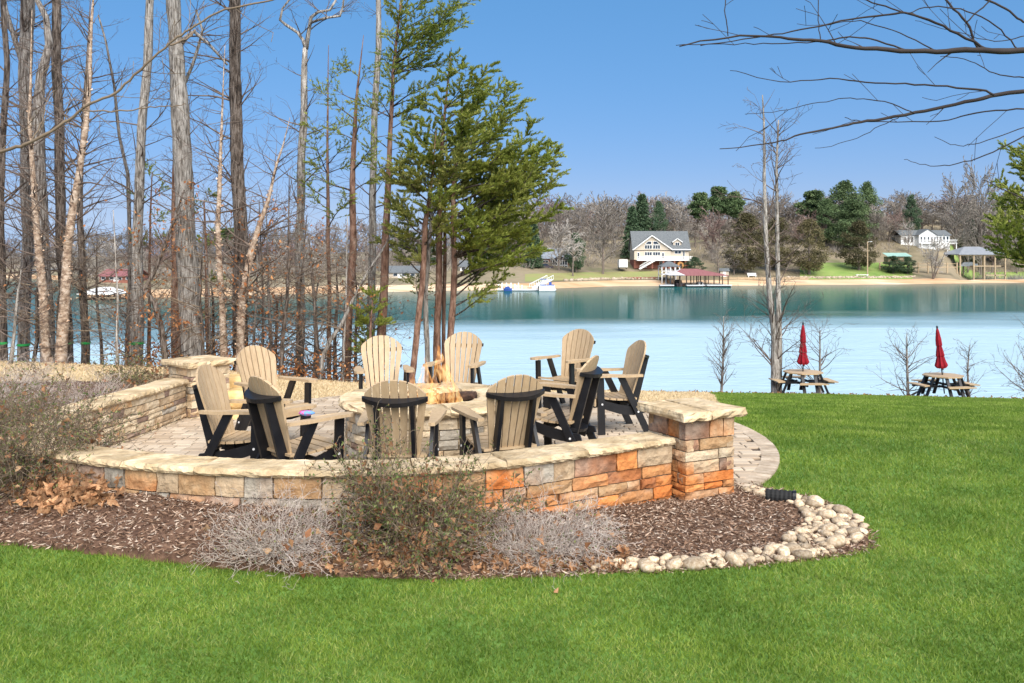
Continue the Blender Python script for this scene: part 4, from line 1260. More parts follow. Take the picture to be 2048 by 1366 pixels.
# ---- pines
def tuft_batch(P, r, n, rad, ln, wdt):
    pass
def pine(label, pts, Y, brs, seed, mat_n, dens=1.0, group='pines at the edge of the lake grove', bark=None, auto=0, dead=6, spread=.30):
    r = random.Random(seed)
    Q, q = trunk_pts(pts, Y)
    o = Q[0].copy(); o.z = G(o.x, o.y)
    t = thing('pine_tree', label, 'pine tree', o, 0, group)
    MB().tube(Q, q, 12, True, .06, seed).build('trunk', bark or M_bark_r, t, o, True)
    S, P, D, Ln = [], [], [], []
    zt, zb = Q[-1].z, Q[0].z
    def spray(p, d, L, rr0, foliage=1.0, f0=.3):
        n = max(4, int(L / .16))
        ra = rr0
        for i in range(n):
            tt = (i + 1) / n
            d2 = (d + rv(r, .13) + Vector((0, 0, .05 * tt))).normalized()
            e = p + d2 * (L / n)
            rb = max(.003, rr0 * (1 - .85 * tt))
            S.append((tuple(p), tuple(e), ra, rb))
            if tt > f0 and foliage:
                for k in range(r.choice((3, 3, 4, 5))):
                    ax = d2.cross(rv(r)).normalized()
                    sd_ = (Matrix.Rotation(r.uniform(.5, 1.1), 3, ax) @ d2)
                    sd_.z = sd_.z * .35 + .16
                    sd_.normalize()
                    sl = r.uniform(.18, .58) * (1.15 - .5 * tt)
                    S.append((tuple(e), tuple(e + sd_ * sl), .004, .002))
                    m = int(sl * 138 * dens * foliage) + 1
                    for _ in range(m):
                        u = r.uniform(.15, 1.05)
                        P.append(e + sd_ * (sl * u) + rv(r, .020)); D.append(sd_ * 1.1 + rv(r, .75) + Vector((0, 0, .25))); Ln.append(r.uniform(.045, .095))
            p, d, ra = e, d2, rb
    for (tx, ty, dy_, fol) in brs:
        tip = at(tx, ty, Y + dy_)
        cand = [i for i in range(2, len(Q))]
        # leave the trunk where a rising branch would start
        want = tip.z - .38 * math.hypot(tip.x - Q[len(Q)//2].x, dy_) - .1
        i = min(cand, key=lambda k: abs(Q[k].z - want))
        d = tip - Q[i]
        spray(Q[i], d.normalized(), d.length, min(q[i] * .5, .012 + d.length * .011), fol)
    for k in range(auto):
        tt = r.uniform(.45, 1)
        p, rad, d = along(Q, q, tt)
        a = r.uniform(0, 2*math.pi)
        L = r.uniform(.5, 1.5) * (1.3 - tt)
        spray(p, Vector((math.cos(a), math.sin(a), r.uniform(.1, .5))).normalized(), L, .012, r.uniform(.25, .8), .35)
    for k in range(dead):
        tt = r.uniform(.25, .7)
        p, rad, d = along(Q, q, tt)
        a = r.uniform(0, 2*math.pi)
        branch(S, p, Vector((math.cos(a), math.sin(a), r.uniform(-.1, .4))).normalized(), r.uniform(.4, 1.1), .009, 0, r, 1, .2, 0, .5)
    (segs_mesh('branches', S, M_bark_d, t, o) or {})['kind'] = 'stuff'
    if P:
        Ln = np.array(Ln)
        b = blades_mesh('needles', P, D, Ln, Ln * .42, mat_n, t, o, False)
        b['kind'] = 'stuff'
    return t
def rb(lst): return [(x, y, rng.uniform(-1.3, 1.3), f) for x, y, f in lst]
pine('tall pine with open upright crown reaching past the top of the picture', [(758,755,20),(768,560,17),(775,440,14),(781,300,10),(786,150,7),(800,20,5),(812,-90,3)], 20.2,
     rb([(800,0,.8),(840,-25,.9),(872,-35,.9),(915,5,.6),(888,60,.7),(935,62,.7),(822,80,.9),(720,190,.4),(738,262,.4),(760,120,.5),(848,40,.9),(905,100,.8),(860,120,1),(835,150,.9),(800,110,.7),(770,60,.5),(880,20,.8),(925,30,.6),(945,-10,.4),(815,130,.9),(860,70,.9),(905,40,.7),(790,140,.8),(830,20,.9),(880,140,.9),(840,190,.9),(800,230,.8),(760,190,.6),(820,290,.9),(780,200,.6),(845,200,.8),(815,240,.8),(870,-80,.9),(830,-90,.9),(740,330,.5),(905,-50,.7)]), 101, M_needle, .62)
pine('pine with broad crown sweeping up to the right over the water', [(874,752,16),(878,537,13),(879,434,12),(882,330,9),(888,240,6),(897,150,3),(903,95,1)], 19.9,
     rb([(975,130,.6),(990,180,.7),(1012,190,.6),(1045,215,.5),(1085,240,.45),(945,200,1),(905,150,.9),(872,190,1),(1003,260,1),(960,255,1),(918,245,1),(850,240,1),(1045,260,.8),(1070,285,.8),(985,300,1),(940,300,1),(830,290,1),(960,150,.6),(925,120,.5),(850,310,1),(1000,225,.9),(900,205,1),(1030,300,1),(970,200,.9),(890,250,1),(930,270,1),(1060,255,.8),(960,330,1),(870,270,1),(1090,275,.6),(840,215,.9),(820,260,.9)]), 102, M_needle, 1.25)
pine('pine with dense low boughs reaching farthest right', [(900,752,15),(908,537,12),(905,434,11),(907,360,8),(915,290,4),(925,220,1.5)], 19.6,
     rb([(1112,300,.8),(1128,330,.7),(1100,350,1),(1145,400,.6),(1138,370,.7),(1095,420,1),(1080,390,1),(1060,330,1),(1085,450,.9),(1065,478,.8),(1050,508,.7),(1020,500,.9),(1000,535,.6),(1012,560,.5),(985,600,.35),(950,535,.6),(930,470,1),(1000,430,1),(1030,400,1),(960,390,1),(1040,445,1),(985,470,1),(1115,385,.9),(1060,370,1),(1020,350,1),(1050,415,1),(1010,455,1),(965,505,.8),(1100,325,.9),(980,425,1),(1075,430,1),(940,420,1),(960,450,1),(900,460,1),(995,500,.9),(930,500,.8),(1040,480,.9),(1120,410,.8),(1095,360,1),(1010,385,1),(985,345,1)]), 103, M_needle, 1.3)
pine('pine with thin pale green boughs on the left side of the clump', [(825,755,13),(845,571,12),(850,451,11),(862,380,7),(868,310,3),(872,260,1)], 19.3,
     rb([(820,330,.9),(790,300,.7),(770,355,.6),(760,420,.5),(800,420,.8),(830,480,.8),(790,500,.5),(840,520,.6),(870,330,1),(900,355,1),(880,430,1),(860,575,.35),(815,555,.35),(900,400,1),(935,380,1),(850,380,1),(950,340,1),(810,370,.9),(785,345,.9),(775,395,.9),(770,455,.8),(800,460,.9),(820,440,1),(850,500,.8),(795,330,.9),(840,340,1),(880,300,1),(925,330,1),(950,370,1),(925,430,.9),(905,300,1),(975,365,1),(840,440,.9),(870,480,.8),(780,460,.5)]), 104, M_needle_y, 1.2)
pine('slim grey pine trunk leaning left of the dark paired trunks', [(856,765,11),(852,640,10),(853,571,9),(858,480,8),(864,400,5)], 19.6, rb([(835,400,.6),(890,385,.7),(880,450,.6),(850,360,.7)]), 105, M_needle, 1, bark=M_bark_l)
pine('dark thin pine trunk close behind its paired neighbour', [(886,752,8),(888,620,8),(889,500,7),(890,400,5),(892,320,2.5),(894,250,1)], 20.6, rb([(860,330,.8),(930,320,.8),(950,420,.8),(870,400,.8),(985,345,.8),(1010,315,.8)]), 106, M_needle, 1)
pine('red barked pine with bare lower trunk and sparse thin crown', [(690,765,21),(698,600,17),(705,467,14),(708,300,10),(713,200,6),(720,130,3),(727,70,1)], 20.4,
     rb([(650,200,.25),(670,260,.3),(740,230,.4),(690,130,.25),(760,280,.45),(640,330,.2),(735,150,.3),(760,345,.4),(668,180,.2)]), 107, M_needle, .8, dead=14)
pine('slender pine with wispy needles beside the candelabra tree', [(658,760,9),(658,600,8),(656,400,7),(655,239,4),(656,150,2),(657,90,1)], 21.3,
     rb([(620,250,.3),(690,240,.35),(630,330,.4),(700,330,.4),(625,400,.4),(690,400,.35),(640,180,.25),(680,110,.2),(600,290,.25),(610,360,.35),(700,280,.3)]), 108, M_needle, .8, dead=12)
pine('small dark pine showing between the birch and the thickest trunk', [(418,740,9),(415,640,8),(412,520,6),(408,400,3)], 22.4,
     rb([(395,620,.5),(440,640,.6),(390,660,.5),(425,560,.5),(400,480,.5),(430,470,.5),(380,400,.4),(425,390,.4),(395,700,.4)]), 109, M_needle, .9, dead=5)
pine('small dark pine sapling seen between grey trunks over the water', [(298,740,8),(298,600,6),(300,450,4),(304,345,2)], 23.0,
     rb([(290,345,.4),(330,370,.4),(280,400,.4),(325,420,.4),(340,470,.35),(285,480,.3)]), 110, M_needle, .9, dead=5)
pine('young bushy pine in front of the pale trunk beyond the chairs', [(742,765,7),(741,700,6),(742,640,4),(745,600,2)], 19.4,
     rb([(728,650,.9),(756,640,.8),(730,690,.9),(760,690,.6),(738,620,.9),(745,590,.8),(735,670,1),(765,600,.5)]), 111, M_needle, .9, dead=0)
pine('pine at the right edge of the picture with dense yellow green boughs', [(2110,800,26),(2108,600,22),(2104,400,17),(2100,250,9)], 22,
     rb([(2010,300,.7),(2045,275,1),(1985,385,.9),(2020,350,1),(1975,400,.6),(2040,410,1),(1965,455,.8),(1985,440,1),(2010,470,1),(2040,480,1),(2000,500,.9),(2035,330,1),(2060,360,1),(2030,450,1),(1985,480,.9),(2060,300,1),(2050,500,.9),(2020,395,1),(2005,430,1),(2045,375,1),(2070,440,1),(2025,495,.9)]), 112, M_needle, 1.25)

# ---- twin trunked tree and young trees on the bank
bare_tree('twin_trunk_tree', 'slender twin trunked bare tree rising beside the left picnic table', 'tree', None, [(1553,790,24),(1549,683,12),(1536,545,10),(1531,423,8),(1528,350,6),(1528,240,4),(1525,190,2)], 30.0, M_bark_l, 26, (.6, 2.4), t0=.12, seed=81,
          forks=[[(1556,770,14,.15),(1558,700,13,.2),(1556,545,9,.2),(1554,423,7,.2),(1553,330,5,.2),(1557,240,3,.2)]], up=(.5, 1.6), trop=.03, minr=.0055, twig=M_twig, bscale=.6)
GY = 'young bare trees planted along the lake bank'
def young(label, px, base, top, wpx, Y, seed, nb_, bl, up, t0=.3):
    bare_tree('young_tree', label, 'young tree', GY, [(px, base, wpx), (px + rng.uniform(-3, 3), (base+top)/2, wpx*.7), (px + rng.uniform(-6, 6), top, 1.5)], Y, M_bark_g, nb_, bl, t0=t0, seed=seed, up=up, trop=.05, kids=.55, bscale=.5, minr=.0042, twig=M_twig)
young('young bare tree with narrow oval crown standing alone before the water', 1443, 784, 632, 6, 28.6, 201, 17, (.5, .95), (.9, 1.8), .34)
young('bare spreading young tree behind the upright closed umbrella', 1640, 788, 660, 6, 31.0, 202, 10, (.7, 1.6), (.3, 1.1), .12)
young('bare spreading young tree just left of the leaning umbrella', 1816, 790, 668, 6, 30.6, 203, 11, (.7, 1.5), (.3, 1.0), .15)
young('small bushy bare young tree just right of the leaning umbrella', 1938, 792, 690, 5, 30.8, 204, 15, (.4, .9), (.5, 1.5), .12)
young('bare young tree cut off by the right edge of the picture', 2062, 795, 600, 6, 30.0, 205, 10, (.8, 1.8), (.4, 1.2), .2)

# ---- overhanging boughs of trees standing outside the frame
def boughs(name, label, base, top, r0, polys, Y0, seed, tw, segbr):
    r = random.Random(seed)
    o = Vector(base)
    t = thing(name, label, 'tree', o)
    MB().tube([o + Vector((0, 0, -.2)), o.lerp(Vector(top), .3), o.lerp(Vector(top), .65), Vector(top)], [r0*1.2, r0, r0*.8, r0*.4], 12, True, .05, seed).build('trunk', M_bark_g, t, o, True)
    for k, (pts, w0, w1, dY) in enumerate(polys):
        mb = MB(); S = []
        w0 *= .7
        pp = [at(x, y, Y0 + dY * i / max(1, len(pts)-1) + .12 * k % .5) for i, (x, y) in enumerate(pts)]
        pc = [Vector(v) for v in catmull([tuple(v) for v in pp], 5)]
        m = len(pc)
        rad = [max(.0022, (w0 + (w1 - w0) * i / (m-1)) / 2 / F * Y0) for i in range(m)]
        for i in range(1, m): pc[i] = pc[i] + rv(r, .008)
        mb.tube(pc, rad, 6, True, .1, seed + k)
        for i in range(2, m - 1):
            if r.random() < segbr:
                d = (pc[i+1] - pc[i-1]).normalized()
                ax = Vector((0, 1, 0)) if r.random() < .7 else rv(r).normalized()
                dd = Matrix.Rotation(r.choice((-1, 1)) * r.uniform(.4, 1.0), 3, ax) @ d
                branch(S, pc[i], dd, r.uniform(.12, .6), max(.003, rad[i]*.4), 0, r, 1, .12, .01, .35, None, .12)
        bo_ = mb.build('bough', tw, t, o, True)
        if S: segs_mesh('twigs', S, tw, bo_, o)['kind'] = 'stuff'
    return t
boughs('overhanging_tree', 'bare tree beyond the right edge whose dark boughs arch across the blue sky', (7.6, 8.6, -.05), (7.4, 8.8, 6.2), .16, [
    ([(2520,110),(2300,95),(2048,101),(1950,100),(1850,103),(1730,97),(1640,83),(1560,76),(1480,72),(1360,91)], 22, 2.2, -.6),
    ([(1972,98),(1900,60),(1830,30),(1780,28),(1700,38),(1600,60),(1510,75),(1400,92)], 8, 2, .3),
    ([(1955,95),(1932,45),(1890,0),(1868,-40)], 7, 4, .2),
    ([(1640,83),(1560,86),(1470,88),(1352,90)], 3.5, 1.5, .1),
    ([(1870,101),(1800,66),(1720,42),(1650,50)], 4, 1.5, .3),
    ([(1812,100),(1740,78),(1690,74),(1640,84)], 5, 3, .2),
    ([(2035,98),(1990,50),(1920,18),(1850,15),(1815,28)], 4.5, 2, -.2),
    ([(1830,30),(1770,12),(1715,-5)], 5, 3, .2),
    ([(1640,83),(1638,40),(1634,-20)], 3, 2, .1), ([(1456,72),(1451,30),(1449,-15)], 3, 2, .1),
    ([(1932,45),(1965,15),(1990,-10)], 4, 3, .1), ([(2048,45),(2010,18),(1960,-5)], 6, 5, .2),
    ([(2500,150),(2300,160),(2048,183),(1950,200),(1850,222),(1750,240),(1680,252),(1600,270),(1550,285),(1440,298)], 15, 1.6, -.5),
    ([(1988,190),(1950,178),(1850,170),(1750,165),(1660,158),(1560,163),(1460,140)], 7, 1.2, .3),
    ([(1830,227),(1770,203),(1700,197),(1640,205),(1560,222),(1490,228)], 3.5, 1, .2),
    ([(2048,218),(1950,225),(1880,242),(1740,243),(1690,236)], 5, 1.4, .2),
    ([(1800,232),(1750,258),(1690,285),(1630,297)], 2.6, 1, .1),
    ([(2048,255),(1960,285),(1910,290),(1870,274)], 3, 1, .2), ([(2048,272),(1970,310),(1900,330),(1850,330),(1808,318)], 4, 1, .2),
    ([(2048,155),(1990,146),(1940,122),(1880,112)], 4, 1.3, .2), ([(2048,72),(1990,82),(1900,60),(1830,40)], 3, 1, .2),
    ([(2048,398),(2010,380),(1965,360)], 4, 1.4, .1)], 8.6, 301, M_twig_d, .09)
boughs('overhanging_tree', 'bare tree beyond the left edge with one long bough slanting up across the grove', (-7.9, 8.3, .3), (-7.8, 8.4, 5.6), .14, [
    ([(-560,420),(-200,345),(0,302),(60,285),(130,245),(170,213),(230,185),(280,140),(340,87),(380,58),(450,20),(545,0),(610,-25)], 11, 3, -.4),
    ([(160,222),(240,222),(300,214),(345,212),(372,208)], 5, 1.5, .2), ([(340,90),(372,78),(392,60)], 6, 4, .1),
    ([(60,285),(85,240),(92,205),(110,180)], 4, 1.5, .2), ([(0,302),(40,265),(70,250),(90,246)], 3, 1.2, .1)], 8.5, 302, M_twig_s, .22)
# ------------------------------------------------------------------ shrubs, leaves, stones in the bed
def shrub(name, label, x, y, h, sp, seed, twm, nst=26, maxl=2, leaf=0, rust=0, wig=.18, kids=.7, group=None, trop=.0, base_r=.006, lr=.12, minr=.0019):
    if base_r < .004: minr = .0014; nst = int(nst * 1.35); wig = wig * 1.15
    r = random.Random(seed)
    z = Mz(x, y)
    o = Vector((x, y, z))
    t = thing(name, label, 'shrub', o, 0, group)
    S, tips = [], []
    for i in range(nst):
        a = r.uniform(0, 2*math.pi); e = r.uniform(.15, 1.25)
        d = Vector((math.cos(a)*math.cos(e)*sp/h*1.2, math.sin(a)*math.cos(e)*sp/h*1.1, math.sin(e))).normalized()
        p = Vector((math.cos(a)*lr*r.random(), math.sin(a)*lr*r.random(), -.03))
        ext = 1 / math.sqrt((d.z/h)**2 + (d.x**2 + d.y**2)/(sp*.5)**2)
        branch(S, p, d, ext * r.uniform(.65, 1.0), base_r, 0, r, maxl, wig, trop, kids, tips, .06, minr, (.4, 1.1))
    S = [s for s in S if s[1][2] > -.06]
    segs_mesh('stems', S, twm, t)['kind'] = 'stuff'
    if leaf:
        P, D = [], []
        for k in range(leaf):
            a, b, _, _ = r.choice(S)
            P.append(Vector(a).lerp(Vector(b), r.random())); D.append(rv(r) + Vector((0, 0, .5)))
        b = blades_mesh('leaves', P, D, np.array([r.uniform(.016, .036) for _ in P]), np.array([r.uniform(.010, .019) for _ in P]), M_tinyleaf, t, (0, 0, 0), True, .2)
        b['kind'] = 'stuff'
    if rust:
        P, D = [], []
        for k in range(rust):
            a, b, _, _ = r.choice(S)
            if a[2] > h * .6: a = (a[0], a[1], a[2] * .5)
            P.append(Vector(a) + rv(r, .04)); D.append(rv(r))
        b = blades_mesh('caught_leaves', P, D, np.array([r.uniform(.04, .09) for _ in P]), np.array([r.uniform(.03, .06) for _ in P]), M_leaf, t, (0, 0, 0), True, .3)
        b['kind'] = 'stuff'
    return t
def gp(px, py, f=None): return on_ground(px, py, f or Mz)
x, y = gp(842, 1085); shrub('barberry_shrub', 'large olive brown twiggy shrub with tiny leaves in front of the wall', x, y, 1.10, 1.22, 1, M_twig_s, 84, 3, 6800, 240, kids=.66, wig=.2)
GSH = 'dry silvery shrubs in the mulch bed'
x, y = gp(560, 1098); shrub('spirea_shrub', 'dry silvery tangled shrub left of the large leafy shrub', x, y, .52, 1.0, 2, M_twig_w, 105, 3, 120, 50, .34, .6, GSH, base_r=.0035)
x, y = gp(1085, 1105); shrub('spirea_shrub', 'wide dry silvery tangled shrub right of the large leafy shrub', x, y, .58, 1.1, 3, M_twig_w, 120, 3, 160, 60, .34, .6, GSH, base_r=.0035)
x, y = gp(1190, 1090); shrub('spirea_shrub', 'small dry silvery shrub nearest the row of river stones', x, y, .30, .55, 4, M_twig_w, 34, 3, 30, 10, .34, .55, GSH, base_r=.003)
x, y = gp(690, 1075); shrub('spirea_shrub', 'low dry shrub with green shoots in the leaf litter, left of the large shrub', x, y, .42, .6, 14, M_twig_w, 40, 2, 260, 40, .3, .6, GSH, base_r=.0035)
GLB = 'olive brown shrubs at the left end of the wall'
x, y = gp(62, 955); shrub('barberry_shrub', 'large tangled olive brown shrub at the left edge hiding the wall corner', x, y, 1.12, 1.5, 5, M_twig_s, 100, 3, 4500, 100, .2, .62, GLB)
shrub('barberry_shrub', 'olive brown shrub behind, reaching over the left cap of the wall', -5.35, 8.75, .75, 1.4, 6, M_twig_s, 75, 3, 2600, 60, .2, .6, GLB)
x, y = gp(-10, 930); shrub('barberry_shrub', 'olive brown shrub cut off by the left edge of the picture', x, y, .8, 1.0, 7, M_twig_s, 36, 3, 900, 40, .2, .6, GLB)
GUL = 'dry silvery shrubs above the left arm of the wall'
shrub('spirea_shrub', 'dry silvery shrub at the left edge above the wall', -6.2, 10.1, .46, 1.5, 8, M_twig_w, 70, 3, 100, 30, .3, .6, GUL, base_r=.0035)
shrub('spirea_shrub', 'dry silvery shrub directly behind the middle of the left wall cap', -5.5, 11.2, .42, 1.2, 9, M_twig_w, 60, 3, 60, 30, .3, .6, GUL, base_r=.0035)
shrub('spirea_shrub', 'dry silvery shrub farthest back on the left, near the dry lawn', -7.0, 12.0, .45, 1.7, 10, M_twig_w, 56, 3, 100, 20, .3, .6, GUL, base_r=.0035)
shrub('boxwood_shrub', 'upright yellow green shrub between the wall and the grey trunks', -5.75, 12.9, .72, .62, 11, M_twig_s, 54, 3, 1500, 0, .16, .6, None)
shrub('barberry_shrub', 'brown shrub with rusty leaves close behind the far pillar cap', -5.3, 13.3, .62, .8, 12, M_twig_s, 36, 3, 250, 130, .2, .6, None)
shrub('barberry_shrub', 'low brown shrub at the foot of the yellow green shrub', -5.35, 12.3, .36, .8, 13, M_twig_s, 30, 2, 120, 30, .2, .6, None)

# fallen leaves: two heaps, every larger leaf a piece of its own
LEAFV = [(0, 0), (.14, .10), (.30, .05), (.42, .30), (.66, .26), (.62, .14), (1.0, 0), (.62, -.14), (.66, -.26), (.42, -.30), (.30, -.05), (.14, -.10)]
leafmesh = []
for k in range(8):
    r = random.Random(500 + k)
    cu, tw_, fo = r.uniform(-.9, .9), r.uniform(-.5, .5), r.uniform(-.6, .8)
    vs = []
    for (a, b) in LEAFV:
        a2 = a - .5
        z = cu * a2 * a2 + fo * abs(b) + tw_ * a2 * b * 2 + r.uniform(-.05, .05)
        vs.append((a2, b, z))
    vs.append((0, 0, cu * 0 + r.uniform(-.08, .05)))
    me = bpy.data.meshes.new('leaf')
    me.from_pydata(vs, [], [(i, (i + 1) % 12, 12) for i in range(12)])
    me.materials.append(M_leaf)
    leafmesh.append(me)
def heap(label, cx, cy, n, pts_fn, seed, size):
    r = random.Random(seed)
    t = thing('leaf_pile', label, 'leaf pile', (cx, cy, Mz(cx, cy)), 0, 'piles of dead brown leaves in the bed')
    for k in range(n):
        x, y, hz = pts_fn(r)
        o = bpy.data.objects.new('leaf', r.choice(leafmesh))
        col.objects.link(o); o.parent = t
        s = r.uniform(*size)
        o.scale = (s, s, s)
        o.location = (x - cx, y - cy, Mz(x, y) - Mz(cx, cy) + .012 + hz)
        o.rotation_euler = (r.gauss(0, .8), r.gauss(0, .8), r.uniform(0, 6.28))
    return t
hx, hy = gp(130, 985)
def h1(r):
    a = r.gauss(0, 1); b = r.gauss(0, 1)
    px = min(max(135 + a * 58, 0), 240); py = 985 + b * 24 - (px - 135) * .12
    x, y = gp(px, min(max(py, 930), 1035))
    return x, y, abs(r.gauss(0, .05))
heap('heap of large curled dead leaves against the left end of the front wall', hx, hy, 300, h1, 1, (.07, .18))
hx, hy = gp(800, 1120)
def h2(r):
    px = r.gauss(830, 115); py = r.gauss(1100, 30)
    x, y = gp(px, min(max(py, 1040), 1148))
    return x, y, abs(r.gauss(0, .02))
heap('scatter of dead leaves under the large leafy shrub', hx, hy, 300, h2, 2, (.06, .14))
hx, hy = gp(1100, 1130)
def h3(r):
    px = r.uniform(960, 1260); py = r.gauss(1128, 14)
    x, y = gp(px, min(max(py, 1080), 1142))
    return x, y, abs(r.gauss(0, .015))
heap('thin scatter of dead leaves under the wide silvery shrub', hx, hy, 130, h3, 3, (.06, .13))

# mulch chips
N_CH = 42000
bp_ = np.array(bed_poly)
P = np.stack([nrg.uniform(-7.2, 3.0, 120000), nrg.uniform(5.6, 9.6, 120000)], 1)
P = P[inside(P, LEFTEDGE + BEDO + bed_poly[len(LEFTEDGE) + len(BEDF):])]
wl = np.array([wall_dist(a, b) for a, b in P[:60000]])
P = P[:60000][wl > .15][:N_CH]
Z = np.array([Mz(a, b) for a, b in P]) + nrg.uniform(0, .012, len(P))
ang = nrg.uniform(0, 2*math.pi, len(P))
D = np.stack([np.cos(ang), np.sin(ang), nrg.normal(.05, .30, len(P))], 1)
o = blades_mesh('mulch', np.column_stack([P, Z]), D, nrg.uniform(.02, .075, len(P)), nrg.uniform(.005, .014, len(P)), M_chip, None, (0, 0, 0), True, .12)
tag(o, 'shredded dark red brown bark mulch covering the bed round the wall', 'mulch', kind='stuff')

# river stones along the right end of the bed
rim = [gp(*p) for p in [(1185, 1135), (1300, 1132), (1430, 1127), (1560, 1118), (1660, 1098), (1705, 1078), (1715, 1050), (1690, 1030), (1640, 1012), (1590, 998), (1540, 988), (1500, 978)]]
wid = [.13, .15, .17, .22, .40, .52, .50, .42, .30, .22, .18, .16]
border = thing('river_stone_border', 'border of rounded tan river stones between the mulch and the lawn', 'stone border', (rim[4][0], rim[4][1], 0))
rs = random.Random(9)
stone_meshes = []
for k in range(9):
    mb = lump(900 + k, 1, rs.uniform(.62, .85), rs.uniform(.42, .62), 9, 6, .92, .10)
    me = bpy.data.meshes.new('river_stone'); me.from_pydata(mb.v, [], mb.f)
    me.polygons.foreach_set('use_smooth', [True] * len(me.polygons)); me.materials.append(M_river)
    stone_meshes.append(me)
placed = []
tries = 0
while len(placed) < 300 and tries < 9000:
    tries += 1
    t = rs.random() * (len(rim) - 1); i = int(t); f = t - i
    x = rim[i][0]*(1-f) + rim[i+1][0]*f; y = rim[i][1]*(1-f) + rim[i+1][1]*f
    wv_ = wid[i]*(1-f) + wid[i+1]*f
    nx_, ny_ = 1.15 - x, 7.4 - y
    l = math.hypot(nx_, ny_)
    off = rs.uniform(-.07, wv_ - .05)
    x += nx_/l*off; y += ny_/l*off
    s = rs.choice([.032, .04, .05, .055, .062, .07, .08, .095])
    if any(math.hypot(x-a, y-b) < (s + c) * .66 for a, b, c in placed): continue
    placed.append((x, y, s))
    o = bpy.data.objects.new('river_stone', rs.choice(stone_meshes))
    col.objects.link(o); o.parent = border
    o.scale = (s, s, s)
    o.location = (x - rim[4][0], y - rim[4][1], Mz(x, y) + s*.30)
    o.rotation_euler = (rs.gauss(0, .2), rs.gauss(0, .2), rs.uniform(0, 6.28))
# black corrugated drain end among the stones
dx_, dy_ = gp(1558, 1002)
dr = thing('drain_pipe', 'black corrugated drain pipe end lying among the river stones', 'drain pipe', (dx_, dy_, Mz(dx_, dy_) + .045), R(-20))
prof = []
for k in range(13): prof.append((.055 + (.009 if k % 2 else 0), -.12 + .02 * k))
mb = MB(); mb.lathe(prof, 14); mb.v = [(z, xx, yy_) for xx, yy_, z in mb.v]; mb.build('pipe', M_tyre, dr)
mb = MB(); mb.lathe([(.04, .115), (.058, .115), (.066, .125), (.066, .155), (.0, .157)], 14); mb.v = [(z, xx, yy_) for xx, yy_, z in mb.v]; mb.build('end_cap', M_black, dr)

# ------------------------------------------------------------------ grass
def turf(name, label, poly, dens0, y0, y1, ex, m, hgt, wdt, maxn, soft=.75):
    """blades strewn over the polygon, thinning with distance"""
    pts = []
    bands = np.linspace(y0, y1, 40)
    for a, b in zip(bands[:-1], bands[1:]):
        yc = (a + b) / 2
        dn = dens0 * (5 / max(yc, 4.5)) ** ex
        x0_, x1_ = -.66 * yc - 1.5, .72 * yc + 1.5
        k = int((x1_ - x0_) * (b - a) * dn)
        Q_ = np.stack([nrg.uniform(x0_, x1_, k), nrg.uniform(a, b, k)], 1)
        pts.append(Q_)
    P = np.concatenate(pts)
    P = P[inside(P, poly)]
    if len(P) > maxn: P = P[nrg.permutation(len(P))[:maxn]]
    # heights from a lookup grid
    Z = np.empty(len(P))
    gxs = np.arange(P[:, 0].min() - .3, P[:, 0].max() + .6, .25); gys = np.arange(P[:, 1].min() - .3, P[:, 1].max() + .6, .25)
    H = np.array([[G(a, b) for a in gxs] for b in gys])
    fx = (P[:, 0] - gxs[0]) / .25; fy = (P[:, 1] - gys[0]) / .25
    i, j = fx.astype(int), fy.astype(int); u, v = fx - i, fy - j
    Z = H[j, i]*(1-u)*(1-v) + H[j, i+1]*u*(1-v) + H[j+1, i]*(1-u)*v + H[j+1, i+1]*u*v
    sc = (np.maximum(P[:, 1], 4.5) / 5) ** .62
    lean = nrg.normal(0, .75, (len(P), 2))
    cl_ = np.array([mnoise.noise((a * 1.7, b * 1.7, 0)) for a, b in P]) if len(P) < 700000 else 0
    L = hgt * nrg.uniform(.6, 1.25, len(P)) * (1 + .25 * cl_) * np.minimum(sc, 1.6) ** .5
    D = np.column_stack([lean + .2 * np.column_stack([cl_, cl_]), np.ones(len(P))])
    o = blades_mesh(name, np.column_stack([P, Z - .004]), D, L, wdt * sc * nrg.uniform(.7, 1.3, len(P)), m)
    return tag(o, label, 'grass', kind='stuff')
turf('grass', 'short bright green lawn in front and to the right', lawn_poly, 9500, 3.9, 28.7, 1.62, M_grass, .042, .0065, 720000)
turf('dry_grass', 'dry straw coloured lawn between the patio and the lake grove', dry_poly, 5200, 12.4, 27, 1.2, M_drygrass, .05, .009, 90000)

# leaf litter on the bank under the grove
P = np.stack([nrg.uniform(-15, 21, 60000), nrg.uniform(18.4, 31.5, 60000)], 1)
keep = []
for a, b in P:
    u = a / b; Yc, zc = crest(u)
    keep.append(Yc - 1.1 < b < Yc + 2.0)
P = P[np.array(keep)][:9000]
Z = np.array([G(a, b) for a, b in P]) - .09 + nrg.uniform(0, .10, len(P))
D = nrg.normal(size=(len(P), 3)); D[:, 2] *= .45
o = blades_mesh('leaf_litter', np.column_stack([P, Z]), D, nrg.uniform(.06, .13, len(P)), nrg.uniform(.04, .08, len(P)), M_leaf, None, (0, 0, 0), True, .2)
tag(o, 'brown leaf litter under the grove and along the lake bank', 'leaf litter', kind='stuff')
